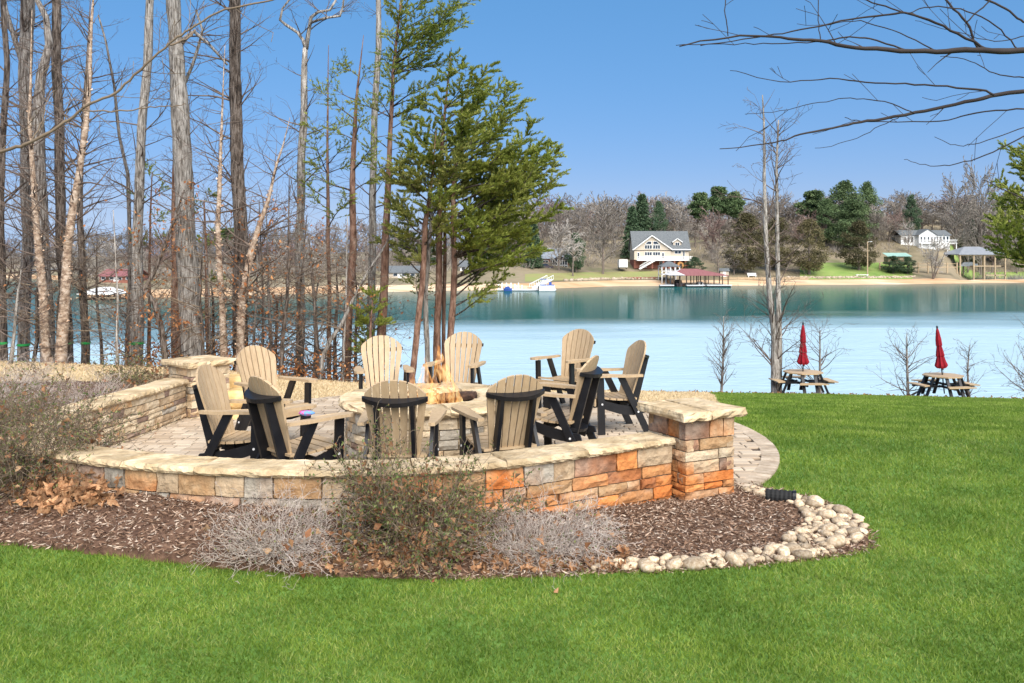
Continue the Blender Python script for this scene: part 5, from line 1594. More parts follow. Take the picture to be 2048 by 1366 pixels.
# brush at the foot of the grove
rbz = random.Random(66)
for k in range(16):
    px = 250 + k * 32 + rbz.uniform(-10, 10)
    u = (px - 1024) / F; Yc, zc = crest(u); Y = Yc + rbz.uniform(-.2, .6)
    S, tips = [], []
    o = Vector((u * Y, Y, G(u * Y, Y) - .05))
    t = thing('brush_clump', ('low brush clump with brown leaves ' if k % 2 else 'dark low brush clump ') + beside(px), 'brush', o, 0, 'brush clumps along the edge of the grove')
    for j in range(5):
        a = rbz.uniform(0, 6.28)
        branch(S, Vector((0, 0, 0)), Vector((math.cos(a)*.6, math.sin(a)*.6, rbz.uniform(.5, 1.5))).normalized(), rbz.uniform(.4, 1.3), .006, 0, rbz, 2, .15, .02, .6, tips, .15)
    segs_mesh('stems', S, M_twig_d if k % 2 else M_twig, t)['kind'] = 'stuff'
    PP = [Vector(rbz.choice(tips)[0]) * rbz.uniform(.1, .8) + rv(rbz, .1) for _ in range(55)]
    b = blades_mesh('dead_leaves', PP, [rv(rbz) for _ in PP], .09, .055, M_rust, t, (0, 0, 0), True, .2); b['kind'] = 'stuff'

# ------------------------------------------------------------------ far shore trees (unit height prototypes)
def proto_bare(seed, spread, m, pale=False, weep=0.0, multi=1, t0=.2, nb_=22):
    r = random.Random(seed)
    S = []
    mb = MB()
    for q_ in range(multi):
        ln = Vector((r.uniform(-.12, .12), r.uniform(-.12, .12), 0)) * (multi > 1) * 3
        top = Vector((0, 0, .92)) + ln
        Q = [Vector((0, 0, -.03)).lerp(top, k/8) + rv(r, .006) for k in range(9)]
        rad = [.020 * (1 - .85 * k/8) / (1 if multi == 1 else 1.5) for k in range(9)]
        mb.tube(Q, rad, 6, False)
        for i in range(nb_ // multi if multi > 1 else nb_):
            tt = r.uniform(t0, .95)
            p, rd, d = along(Q, rad, tt)
            a = r.uniform(0, 6.28)
            dd = Vector((math.cos(a), math.sin(a), r.uniform(.5, 1.3))).normalized()
            L = spread * r.uniform(.7, 1.1) * (1.0 - .55 * abs(tt - .4))
            branch(S, p, dd, L, rd * .55, 0, r, 3, .12, .05 - weep, .9, None, .045, .0038, (.35, .85))
    return mb, S
def proto_leafy(seed, kind_, nleaf, spread):
    r = random.Random(seed)
    mb = MB(); S = []
    P, D, L = [], [], []
    def add(c, rad, n, ln, flat=.6):
        for _ in range(n):
            v = rv(r); v = v.normalized() * rad * r.random() ** .4
            v.z *= flat
            P.append(Vector(c) + v); D.append(v * (.8 / max(rad, .001)) + rv(r, .8)); L.append(ln * r.uniform(.6, 1.3))
    if kind_ == 'spruce':
        mb.tube([(0, 0, -.03), (0, 0, .95)], [.02, .003], 6, False)
        for i in range(120):
            z = .06 + .92 * (i / 120) ** 1.05
            a = i * 2.4 + r.random()
            Rr = spread * (1 - z) ** .85 * r.uniform(.7, 1.1) + .015
            for k in range(4):
                f = (k + 1) / 4
                add((math.cos(a)*Rr*f, math.sin(a)*Rr*f, z - .10*f*Rr/spread*.6), .030 + .02*(1-z), nleaf // 480, .035, .5)
    elif kind_ == 'cedar':
        mb.tube([(0, 0, -.03), (0, 0, .6)], [.03, .01], 6, False)
        for i in range(120):
            z = r.uniform(.10, .98)
            prof = math.sin(min(1, (z - .02) / .45) * math.pi / 2) ** .7 * (1 if z < .45 else max(.06, 1 - ((z - .45) / .56) ** 1.7))
            a = r.uniform(0, 6.28); q_ = math.sqrt(r.random()) * spread * prof * (1 + .28 * mnoise.noise((math.cos(a)*2, math.sin(a)*2, z*5 + seed)))
            add((math.cos(a)*q_, math.sin(a)*q_, z), r.uniform(.05, .085), nleaf // 120, .026, .7)
    else:  # tall pine with clear trunk
        top = .96
        mb.tube([(0, 0, -.03), (.01, 0, .5), (0, .01, top)], [.018, .014, .004], 6, False)
        for i in range(42):
            z = r.uniform(.52, 1.0)
            prof = math.sin(min(1, (z - .42) / .3) * math.pi/2) * (1 if z < .8 else max(.25, 1 - (z - .8) / .26))
            a = r.uniform(0, 6.28); q_ = r.uniform(.2, 1) * spread * prof
            c = (math.cos(a)*q_, math.sin(a)*q_, z - .02)
            S.append(((0, 0, z - .08), c, .006, .002))
            add(c, .085, nleaf // 42, .04, .55)
    return mb, S, P, D, L
PROTO = {}
def reg(key, name, label, cat, mats, data):
    mb, S = data[0], data[1]
    root = bpy.data.objects.new(name, None)
    parts = []
    t = mb.build('trunk', mats[0]); parts.append(t)
    if S: parts.append(segs_mesh('branches', S, mats[1], None, n=3, smooth=False))
    if len(data) > 2:
        b = blades_mesh('foliage', data[2], data[3], np.array(data[4]), np.array(data[4]) * .55, mats[2], None, (0, 0, 0), True, .2)
        b['kind'] = 'stuff'; parts.append(b)
    for p in parts: col.objects.unlink(p)
    PROTO[key] = (name, label, cat, parts)
MT = mat('far_trunk', [(.13, .10, .08), (.24, .20, .17)], 3, rough=.95, bump=0)
reg('b1', 'bare_tree', '', 'tree', (MT, M_far_twig), proto_bare(1, .36, 0))
reg('b2', 'bare_tree', '', 'tree', (MT, M_far_twig), proto_bare(2, .42, 0))
reg('b3', 'bare_tree', '', 'tree', (MT, M_far_twig_p), proto_bare(3, .38, 0, t0=.12, nb_=26))
reg('br', 'bare_tree', '', 'tree', (MT, M_far_red), proto_bare(4, .40, 0, t0=.1))
reg('bw', 'weeping_tree', '', 'tree', (MT, M_far_twig_p), proto_bare(5, .34, 0, weep=.17, t0=.4))
reg('bm', 'multi_stem_tree', '', 'tree', (MT, M_far_twig_p), proto_bare(6, .34, 0, multi=4, nb_=32))
reg('sp', 'spruce_tree', '', 'tree', (MT, MT, M_far_green), proto_leafy(7, 'spruce', 12000, .20))
reg('ce', 'cedar_tree', '', 'tree', (MT, MT, M_far_cedar), proto_leafy(8, 'cedar', 12000, .36))
reg('cg', 'evergreen_tree', '', 'tree', (MT, MT, M_far_green), proto_leafy(9, 'cedar', 12000, .34))
reg('pi', 'pine_tree', '', 'tree', (MT, MT, M_far_pine), proto_leafy(10, 'pine', 11000, .22))
reg('p2', 'pine_tree', '', 'tree', (MT, MT, M_far_pine), proto_leafy(11, 'cedar', 12000, .30))
WIDTH = {'b1': .78, 'b2': .86, 'b3': .8, 'br': .82, 'bw': .7, 'bm': .8, 'sp': .40, 'ce': .72, 'cg': .68, 'pi': .46, 'p2': .6}
def far_tree(key, px, s, topy, wpx, label, group, seed):
    r = random.Random(seed)
    name, _, cat, parts = PROTO[key]
    p = far(px, s)
    H = CAMZ - (topy - HZ) / F * p.y - p.z
    Wd = wpx / F * p.y
    t = thing(name, label, cat, p, r.uniform(0, 6.28), group)
    t.scale = (Wd / WIDTH[key], Wd / WIDTH[key], H)
    for q_ in parts:
        c = q_.copy(); col.objects.link(c); c.parent = t
    return t
FT = [('b3', 1118, 24, 452, 84, 'pale bare tree left of the cottage porch across the lake'),
      ('b2', 1206, 17, 408, 128, 'large round bare tree between the cottage and the tan house'),
      ('bw', 1146, 15, 462, 60, 'pale drooping bare tree in front of the cottage porch'),
      ('cg', 1152, 20, 466, 46, 'dark evergreen right behind the pale drooping tree'),
      ('sp', 1284, 42, 388, 52, 'tall pointed spruce behind the tan house'),
      ('sp', 1264, 40, 412, 44, 'shorter dark spruce left of the pointed one behind the house'),
      ('cg', 1317, 42, 403, 46, 'round dark evergreen right of the pointed spruce'),
      ('b1', 1362, 46, 420, 70, 'bare tree just right of the evergreens behind the tan house'),
      ('br', 1424, 34, 428, 86, 'reddish bare tree to the right of the tan house'),
      ('pi', 1400, 70, 388, 46, 'tall pine with clear trunk, left one of three on the hilltop'),
      ('pi', 1438, 74, 376, 50, 'tall pine with clear trunk, highest of three on the hilltop'),
      ('pi', 1468, 72, 386, 40, 'tall pine with clear trunk, right one of three on the hilltop'),
      ('cg', 1389, 16, 514, 44, 'low round dark evergreen bush beside the tan house'),
      ('ce', 1492, 16, 428, 104, 'broad olive brown cedar behind the slender twin trunks'),
      ('ce', 1556, 19, 436, 80, 'olive brown cedar directly behind the slender twin trunks'),
      ('ce', 1618, 14, 440, 84, 'olive brown cedar at the left edge of the green far lawn'),
      ('b1', 1436, 12, 482, 74, 'low spreading bare tree by the small tan shed'),
      ('b2', 1468, 14, 492, 60, 'low spreading bare tree beside the white bench'),
      ('ce', 1718, 20, 443, 82, 'rounded olive brown cedar beside the lamp post'),
      ('p2', 1690, 62, 362, 86, 'highest broad pine on the right hand hill'),
      ('p2', 1734, 66, 364, 60, 'broad pine with dark right side on the hilltop'),
      ('p2', 1702, 44, 398, 84, 'bright green lower pine in front of the highest pines'),
      ('p2', 1652, 52, 398, 64, 'dark green pine left of the highest pines'),
      ('pi', 1628, 60, 384, 60, 'thin crowned pine left of the broad pines'),
      ('cg', 1823, 62, 390, 38, 'small dark evergreen between bare trees on the right hill'),
      ('b3', 1817, 42, 448, 44, 'pale small bare tree in front of the white cottage'),
      ('b2', 1914, 60, 372, 90, 'tall bare tree left of the tallest one above the boathouse'),
      ('b2', 1958, 60, 350, 96, 'tallest bare tree, above the boathouse on the right'),
      ('cg', 1942, 66, 440, 50, 'dark evergreen between the two tall bare trees'),
      ('bm', 1866, 7, 480, 74, 'pale multi stemmed bare tree on the sandy point'),
      ('cg', 1990, 70, 430, 60, 'dark evergreen at the far right above the boathouse'),
      ('cg', 1786, 15, 512, 44, 'low green bush by the green roofed shed'),
      ('cg', 1815, 14, 514, 40, 'low green bush by the wooden walkway'),
      ('sp', 1067, 30, 440, 40, 'dark narrow conifer beside the cottage, left of its roof'),
      ('b1', 1750, 50, 420, 66, 'grey bare tree right of the lamp post'),
      ('br', 1790, 60, 425, 60, 'reddish grey bare tree left of the white cottage')]
for i, (k, px, s, ty, wpx, lb) in enumerate(FT):
    far_tree(k, px, s, ty, wpx, lb, None, 1000 + i)
rt = random.Random(12)
GH = 'bare trees on the wooded hill across the lake'
def row(px0, px1, dpx, s, ty0, ty1, keys, wpx, lb, grp, seed0):
    px = px0; k = 0
    while px < px1:
        tyi = ty0 + (ty1 - ty0) * (px - px0) / (px1 - px0) + rt.uniform(-12, 16)
        if not (1225 < px < 1385 and s < 34) and not (1790 < px < 1908 and s < 64):
            key = rt.choice(keys)
            kw = {'br': 'reddish bare tree', 'b3': 'pale bare tree', 'b1': 'slim grey bare tree', 'b2': 'spreading grey bare tree', 'pi': 'tall dark pine', 'cg': 'dark evergreen'}[key]
            lim = [(250, 'behind the left birches'), (600, 'behind the grove trunks'), (1060, 'behind the pine clump'), (1230, 'above the porch cottage'), (1400, 'behind the tan house'), (1560, 'behind the broad cedars'),
                   (1780, 'round the hill pines'), (1920, 'near the white cottage'), (9999, 'above the big boathouse')]
            place = next(n_ for l_, n_ in lim if px < l_)
            lv = 'highest on the far hill' if s > 100 else 'halfway up the far hill' if s > 75 else 'low on the far slope'
            far_tree(key, px, s + rt.uniform(-4, 4), tyi, wpx * rt.uniform(.8, 1.25), '%s %s, %s' % (kw, lv, place), grp, seed0 + k)
        px += dpx * rt.uniform(.7, 1.3); k += 1
BK = ['b1', 'b2', 'b1', 'b2', 'b3', 'br']
LBH = 'grey bare tree in the woods on the far hill'
row(1000, 2120, 20, 120, 408, 392, BK, 84, LBH, GH, 2000)
row(1010, 2120, 20, 88, 420, 404, BK, 82, LBH, GH, 3000)
row(1390, 2100, 22, 56, 446, 425, BK, 72, LBH, GH, 4000)
row(1020, 1240, 20, 60, 436, 430, BK, 72, LBH, GH, 4500)
row(560, 1060, 22, 85, 468, 432, BK, 60, LBH, GH, 5000)
row(560, 1060, 28, 45, 486, 470, BK + ['cg'], 52, LBH, GH, 5500)
row(-60, 620, 20, 110, 474, 466, BK + ['b1', 'pi'], 66, LBH, GH, 6000)
row(-60, 640, 20, 62, 498, 488, BK + ['b1'], 60, LBH, GH, 7000)

# brush and saplings too small to tell apart on the far slopes
ub = random.Random(31)
P, D, L_ = [], [], []
for k in range(2600):
    px = ub.uniform(-100, 2150); s = ub.choice((ub.uniform(28, 60), ub.uniform(40, 130)))
    if 1235 < px < 1385 and s < 40 or 1590 < px < 1850 and s < 34 or 1785 < px < 1910 and s < 56: continue
    p = far(px, s); hh = ub.uniform(.6, 3.0)
    for _ in range(16):
        P.append(p + Vector((ub.gauss(0, 1.1), ub.gauss(0, 1.1), ub.uniform(-.2, hh*.4)))); D.append(Vector((ub.gauss(0, .5), ub.gauss(0, .5), 1))); L_.append(hh * ub.uniform(.5, 1))
o = blades_mesh('undergrowth', P, D, np.array(L_), .13, M_far_twig, None)
tag(o, 'grey brown undergrowth on the wooded slopes across the lake', 'undergrowth', kind='stuff')
# ------------------------------------------------------------------ buildings, docks and boats across the lake
def gable_roof(mb, x0, x1, y0, y1, ze, zr, over=.4, th=.18):
    """ridge along x"""
    ym = (y0 + y1) / 2
    k = (zr - ze) / ((y1 - y0) / 2)
    for sy, ya in ((-1, y0), (1, y1)):
        yo = ya + sy * over; zo = ze - k * over
        mb.add([(x0-over, yo, zo), (x1+over, yo, zo), (x1+over, ym, zr), (x0-over, ym, zr), (x0-over, yo, zo+th), (x1+over, yo, zo+th), (x1+over, ym, zr+th), (x0-over, ym, zr+th)],
               [(0,3,2,1),(4,5,6,7),(0,1,5,4),(1,2,6,5),(2,3,7,6),(3,0,4,7)] if sy < 0 else [(0,1,2,3),(4,7,6,5),(0,4,5,1),(1,5,6,2),(2,6,7,3),(3,7,4,0)])
def gable_y(mb, x0, x1, y0, y1, ze, zr, over=.35, th=.16):
    """ridge along y"""
    xm = (x0 + x1) / 2
    k = (zr - ze) / ((x1 - x0) / 2)
    for sx, xa in ((-1, x0), (1, x1)):
        xo = xa + sx * over; zo = ze - k * over
        mb.add([(xo, y0-over, zo), (xo, y1, zo), (xm, y1, zr), (xm, y0-over, zr), (xo, y0-over, zo+th), (xo, y1, zo+th), (xm, y1, zr+th), (xm, y0-over, zr+th)],
               [(0,1,2,3),(4,7,6,5),(0,4,5,1),(1,5,6,2),(2,6,7,3),(3,7,4,0)])
def hip_roof(mb, x0, x1, y0, y1, ze, zr, ridge=.35, th=.15):
    xm, ym = (x0+x1)/2, (y0+y1)/2
    r = (x1 - x0) / 2 * ridge
    v = [(x0,y0,ze),(x1,y0,ze),(x1,y1,ze),(x0,y1,ze),(xm-r,ym,zr),(xm+r,ym,zr),(x0,y0,ze-th),(x1,y0,ze-th),(x1,y1,ze-th),(x0,y1,ze-th)]
    mb.add(v, [(0,1,5,4),(1,2,5),(2,3,4,5),(3,0,4),(6,7,1,0),(7,8,2,1),(8,9,3,2),(9,6,0,3),(9,8,7,6)])
def window(parent, x0, x1, z0, z1, y, d=.05, bars=1):
    f = MB(); t = .09
    f.box(x0-t, x1+t, y-d, y, z1, z1+t).box(x0-t, x1+t, y-d, y, z0-t, z0).box(x0-t, x0, y-d, y, z0, z1).box(x1, x1+t, y-d, y, z0, z1)
    for k in range(1, bars + 1):
        xm = x0 + (x1-x0)*k/(bars+1); f.box(xm-.04, xm+.04, y-d, y, z0, z1)
    fo = f.build('window', M_white, parent)
    MB().box(x0, x1, y-d*.5, y-.005, z0, z1).build('pane', M_glass, fo)
    return fo

# ---- tan lake house
p = far(1318, 24)
SC = p.y / F
hx0 = (1268 - 1024) * SC
house = thing('lake_house', 'large tan house with grey roof, gabled window wall and white deck across the lake', 'house', (hx0, p.y, CAMZ - (537 - HZ) * SC))
u = SC / 4.096 * 1.0                                  # metres per enlarged pixel
Wd, D_ = 450 * u, 450 * u * .55
Z1, Z2, ZR, ZG = 72 * u, 160 * u, 305 * u, 268 * u    # deck floor, eaves, ridge, gable apex
b = MB().box(0, Wd, 0, D_, 0, Z1); b.build('basement_wall', M_brick, house)
b = MB(); b.box(0, Wd, 0, D_, Z1, Z2)
b.add([(0,0,Z2),(0,D_,Z2),(0,D_/2,ZR-.05),(Wd,0,Z2),(Wd,D_,Z2),(Wd,D_/2,ZR-.05)], [(0,2,1),(3,4,5)])
gw, gx_ = 300 * u, 143 * u
b.add([(0,-.5,Z1),(gw,-.5,Z1),(gw,-.5,Z2-.1),(gx_,-.5,ZG-.15),(0,-.5,Z2-.1),(0,0,Z1),(gw,0,Z1),(gw,0,Z2-.1),(gx_,0,ZG-.15),(0,0,Z2-.1)], [(0,1,2,3,4),(1,6,7,2),(5,0,4,9),(2,7,8,3),(3,8,9,4),(0,5,6,1)])
b.build('wall', M_cream_siding, house)
r_ = MB(); gable_roof(r_, 0, Wd, 0, D_, Z2, ZR, .5, .2)
for (x0_, x1_) in ((0, gx_), (gw, gx_)):
    ex = -.5 if x0_ == 0 else .5
    sl = (ZG - Z2) / abs(gx_ - x0_)
    zz_ = Z2 - sl * .5
    r_.add([(x0_+ex,-1.0,zz_),(x1_,-1.0,ZG),(x1_,D_*.42,ZG),(x0_+ex,D_*.02,zz_),(x0_+ex,-1.0,zz_+.2),(x1_,-1.0,ZG+.2),(x1_,D_*.42,ZG+.2),(x0_+ex,D_*.02,zz_+.2)], [(0,1,2,3),(7,6,5,4),(0,4,5,1),(1,5,6,2),(2,6,7,3),(3,7,4,0)])
roof = r_.build('roof', M_greyroof, house)
fas = MB()
for (x0_, ex) in ((0, -.5), (gw, .5)):
    sl = (ZG - Z2) / abs(gx_ - x0_)
    fas.bar((x0_+ex, -1.03, Z2 - sl*.5 + .05), (gx_, -1.03, ZG + .05), .06, .28, (0, 0, 1))
fas.bar((gw, -.53, Z2 - .15), (Wd + .5, -.53, Z2 - .15), .06, .22)
fas.build('fascia', M_white, house)
# gable glazing: two bays of three under raked lights
for c0 in (85, 152):
    for k in range(3):
        window(house, (c0 + k*20 + 2) * u, (c0 + k*20 + 18) * u, 162 * u, 190 * u, -.5, .1, 0)
    for k in range(3):
        window(house, (c0 + k*20 + 2) * u, (c0 + k*20 + 18) * u, 108 * u, 134 * u, -.5, .1, 0)
for (xa, xb, za, zb) in ((88, 140, 198, 222), (207, 155, 198, 222)):
    mb = MB(); mb.prism([(xa*u, za*u), (xb*u, za*u), (xb*u, zb*u), ((xa+(xb-xa)*.45)*u, zb*u)], lambda a, c, t_: (a, t_, c), -.62, -.52)
    mb.build('raked_window', M_glass, house)
    f = MB()
    pts_ = [(xa*u, za*u), (xb*u, za*u), (xb*u, zb*u), ((xa+(xb-xa)*.45)*u, zb*u)]
    for q_ in range(4):
        a, c = pts_[q_], pts_[(q_+1) % 4]
        f.bar((a[0], -.62, a[1]), (c[0], -.62, c[1]), .10, .12)
    f.build('window_trim', M_white, house)
for (xa, xb) in ((28, 42), (228, 242)):
    d = MB().box((xa-3)*u, (xb+3)*u, -.56, -.5, Z1, 132*u).build('door', M_white, house)
    MB().box(xa*u, xb*u, -.585, -.56, Z1+.3, 128*u).build('pane', M_glass, d)
window(house, 335*u, 358*u, 122*u, 145*u, 0, .1, 0); window(house, 362*u, 384*u, 122*u, 145*u, 0, .1, 0); window(house, 402*u, 414*u, 76*u, 145*u, 0, .1, 0)
# dormer
dx0, dx1, dz0, dz1, dzr = 325*u, 392*u, 168*u, 222*u, 245*u
dm = MB().box(dx0, dx1, .8, D_*.4, dz0, dz1); xm = (dx0+dx1)/2
dm.add([(dx0,.8,dz1),(dx1,.8,dz1),(xm,.8,dzr)], [(0,1,2)])
dmo = dm.build('dormer', M_cream_siding, house)
r2 = MB(); gable_y(r2, dx0, dx1, .8, D_*.46, dz1, dzr); r2.build('dormer_roof', M_greyroof, dmo)
f2 = MB()
f2.bar((dx0-.35, .42, dz1-.35*(dzr-dz1)/(xm-dx0)), (xm, .42, dzr+.02), .06, .22); f2.bar((dx1+.35, .42, dz1-.35*(dzr-dz1)/(xm-dx0)), (xm, .42, dzr+.02), .06, .22)
f2.build('dormer_fascia', M_white, dmo)
window(house, 343*u, 375*u, 176*u, 212*u, .8, .1, 1)
# deck
dk0, dk1 = 14*u, 462*u
MB().box(dk0, dk1, -3.2, 0, Z1-.28, Z1-.02).build('deck_floor', M_white, house)
rl = MB()
rl.box(dk0, dk1, -3.2, -3.12, Z1+.92, Z1+1.0); rl.box(dk0, dk1, -3.2, -3.14, Z1+.10, Z1+.16)
x_ = dk0
k = 0
while x_ < dk1:
    if k % 10 == 0: rl.box(x_, x_+.12, -3.22, -3.10, Z1, Z1+1.1)
    else: rl.box(x_, x_+.07, -3.18, -3.14, Z1+.1, Z1+.95)
    x_ += .19; k += 1
rl.build('deck_railing', M_white, house)
for k in range(6):
    x_ = (175 + k * 45) * u if k else 130*u
    MB().box(x_, x_+.45, -3.05, -2.6, 0, Z1-.28).build('brick_post', M_brick, house)
stp = MB()
ns = 14
for k in range(ns):
    t_ = k / ns
    x_ = (150 - 118 * t_) * u; z_ = Z1 * (1 - t_)
    stp.box(x_-.35, x_+.02, -4.6, -3.25, z_-.2, z_-.12)
stp.bar((150*u, -4.65, Z1-.2), (28*u, -4.65, -.1), .08, .35); stp.bar((150*u, -3.25, Z1-.2), (28*u, -3.25, -.1), .08, .35)
stp.bar((150*u, -4.65, Z1+.85), (28*u, -4.65, .85), .08, .10)
for k in range(22):
    t_ = k / 21; x_ = (150 - 122 * t_) * u; z_ = Z1 * (1 - t_)
    stp.bar((x_, -4.65, z_-.1), (x_, -4.65, z_+.85), .06, .06)
stp.build('stairs', M_white, house)
d = MB().box(208*u, 248*u, -.06, 0, 0.02, 58*u).build('patio_door', M_white, house); MB().box(214*u, 227*u, -.085, -.06, .2, 52*u).build('pane', M_glass, d); MB().box(230*u, 243*u, -.085, -.06, .2, 52*u).build('pane', M_glass, d)
window(house, 75*u, 100*u, 10*u, 50*u, 0, .1, 1); window(house, 330*u, 352*u, 18*u, 50*u, 0, .1, 0)
# barrel sauna under the deck
bs_ = thing('barrel_sauna', 'round orange wooden barrel sauna under the deck of the tan house', 'sauna', (hx0 + 362*u, p.y - 4.1, house.location.z + 27*u))
mb = MB(); mb.lathe([(27*u, 0), (28*u, .3), (28*u, 1.9), (26.5*u, 2.0)], 22); mb.v = [(a, c, b_) for a, b_, c in mb.v]; mb.build('barrel', M_barrel, bs_)
mb = MB(); mb.lathe([(0, .02), (26.8*u, .02)], 22); mb.v = [(a, c + .03, b_) for a, b_, c in mb.v]; mb.build('end_wall', M_barrel, bs_)
d = MB().box(-.38, .32, -.04, .02, -22*u, 15*u).build('door', M_post, bs_)
mb = MB(); mb.box(-1.0, 1.0, .4, .6, -27.5*u - .02, -22*u); mb.box(-1.0, 1.0, 1.4, 1.6, -27.5*u - .02, -22*u); mb.build('cradle', M_post, bs_)

# ---- cottage with porch
p = far(1118, 34); SC = p.y / F; zb = CAMZ - (538 - HZ) * SC
cot = thing('porch_cottage', 'brown brick cottage with pale blue grey roof and screened porch, half hidden by bare trees', 'house', ((1056-1024)*SC, p.y, zb))
m = lambda px: (px - 1056) * SC
zz_ = lambda py: (538 - py) * SC
MB().box(m(1056), m(1138), 0, 8, -.5, zz_(516)).build('wall', M_brick, cot)
r_ = MB(); gable_roof(r_, m(1054), m(1140), 0, 8, zz_(516), zz_(497), .4, .15); r_.build('roof', M_bluegrey, cot)
MB().box(m(1104), m(1133), -3, 0, -.5, zz_(520)+.0).build('porch_screen', M_glass, cot)
pr = MB()
for k in range(7):
    x_ = m(1104 + 29*k/6); pr.box(x_-.07, x_+.07, -3.1, -2.98, -.2, zz_(519))
pr.box(m(1103), m(1134), -3.1, -2.98, zz_(531), zz_(529.5)); pr.box(m(1103), m(1134), -3.1, -2.98, -.3, 0.05)
pr.build('porch_frame', M_white, cot)
pg = MB(); pg.add([(m(1102),-3.05,zz_(520)),(m(1135),-3.05,zz_(520)),(m(1118.5),-3.05,zz_(511.5))], [(0,1,2)]); pg.build('porch_gable', M_darkpaint, cot)
r_ = MB(); gable_y(r_, m(1103), m(1134), -3, 3.2, zz_(520), zz_(511), .35, .12); r_.build('porch_roof', M_bluegrey, cot)
window(cot, m(1086), m(1096), zz_(530), zz_(521), 0, .08, 1)
window(cot, m(1064), m(1072), zz_(530), zz_(521), 0, .08, 1)

# ---- truck and trailer
def vehicle(label, px, s, py, length, m_, name='pickup_truck', cat='truck'):
    p = far(px, s); SC = p.y / F
    t = thing(name, label, cat, (p.x, p.y, CAMZ - (py - HZ) * SC), R(4))
    L = length / 2
    MB().prism([(-L,.35),(L,.35),(L,.95),(L*.55,1.05),(L*.35,1.65),(-L*.25,1.65),(-L*.4,1.08),(-L,1.02)], lambda a, c, t_: (a, t_, c), -.9, .9).build('body', m_, t)
    MB().prism([(L*.48,1.08),(L*.33,1.57),(-L*.21,1.57),(-L*.33,1.1)], lambda a, c, t_: (a, t_, c), -.93, .93).build('window', M_glass, t)
    for sx in (-.62, .62):
        for sy in (-.85, .85):
            w_ = MB().tube([(L*sx, sy-.1, .36), (L*sx, sy+.1, .36)], .36, 12).build('wheel', M_tyre, t)
            MB().tube([(L*sx, sy-.115, .36), (L*sx, sy+.115, .36)], .19, 10).build('rim', M_metal, w_)
    for sy in (-.65, .65): MB().box(L-.02, L+.03, sy-.15, sy+.15, .7, .85).build('headlight', M_white, t)
    return t
vehicle('dark pickup truck parked beside the brown cottage', 1088, 30, 539, 5.0, M_darkpaint)
p = far(1246, 20); SC = p.y / F
tr = thing('box_trailer', 'small white box trailer parked left of the tan house', 'trailer', (p.x, p.y, CAMZ - (538 - HZ) * SC))
MB().box(-1.25, 1.2, -1, 2.4, .5, 2.75).build('box', M_white, tr)
MB().box(-.9, .75, -1.04, -1.0, .6, 2.5).build('door', M_hull, tr)
MB().box(-1.2, 1.15, -.9, 2.3, .34, .5).build('chassis', M_post, tr)
for sx in (-1.05, 1.05): MB().tube([(sx-.12, .9, .33), (sx+.12, .9, .33)], .33, 12).build('wheel', M_tyre, tr)
MB().bar((0, -2.2, .42), (0, -.9, .42), .12, .12).build('hitch', M_post, tr)

# ---- boathouse with red roof, its dock and the gazebo behind
Yb = shoreY(1385) - 4; SC = Yb / F
bx = lambda px: (px - 1385) * SC
bz = lambda py: (576 - py) * SC
bo = thing('boathouse', 'open boathouse with red metal roof on a floating dock before the tan house', 'boathouse', (bx(1385) + (1385-1024)*SC, Yb, LAKE))
r_ = MB()
x0_, x1_, xr0, xr1 = bx(1338), bx(1452), bx(1366), bx(1397)
ze, zr_ = bz(553), bz(540.5)
r_.add([(x0_,-3,ze),(x1_,-3,ze),(xr1,2,zr_),(xr0,2,zr_),(x0_,7,ze),(x1_,7,ze),(x0_,-3,ze-.15),(x1_,-3,ze-.15),(x0_,7,ze-.15),(x1_,7,ze-.15)], [(0,1,2,3),(5,4,3,2),(1,5,2),(6,7,1,0),(4,5,9,8),(7,9,5,1),(6,8,9,7)])
r_.build('roof', M_redroof, bo)
g = MB(); g.add([(x0_,-3,ze),(xr0,2,zr_),(x0_,7,ze)], [(0,1,2)]); g.prism([(bx(1332), bz(553)), (bx(1347), bz(545)), (bx(1366), bz(553))], lambda a, c, t_: (a, t_ , c), -3.4, -3.2); g.build('gable_trim', M_hull, bo)
for px in (1343, 1356, 1369, 1383, 1392, 1404, 1412, 1423, 1440, 1451):
    for y_ in (-2.7, 6.5): MB().box(bx(px)-.11, bx(px)+.11, y_-.11, y_+.11, -.5, ze-.1).build('post', M_post, bo)
d_ = MB(); d_.box(bx(1314), bx(1342), -4.5, -2.5, .30, .55); d_.box(bx(1366), bx(1398), -4.8, -3.0, .30, .55); d_.box(bx(1406), bx(1455), -4.6, -3.2, .32, .6); d_.box(bx(1338), bx(1344), -3, 8, .3, .55); d_.box(bx(1398), bx(1406), -3, 8, .3, .55); d_.box(bx(1444), bx(1452), -3, 8, .3, .55)
d_.build('dock', M_metal, bo)
fl = MB(); fl.box(bx(1315), bx(1341), -4.4, -2.6, -.2, .30); fl.box(bx(1367), bx(1397), -4.7, -3.1, -.2, .30); fl.box(bx(1408), bx(1453), -4.5, -3.3, -.2, .32); fl.build('floats', M_tyre, bo)
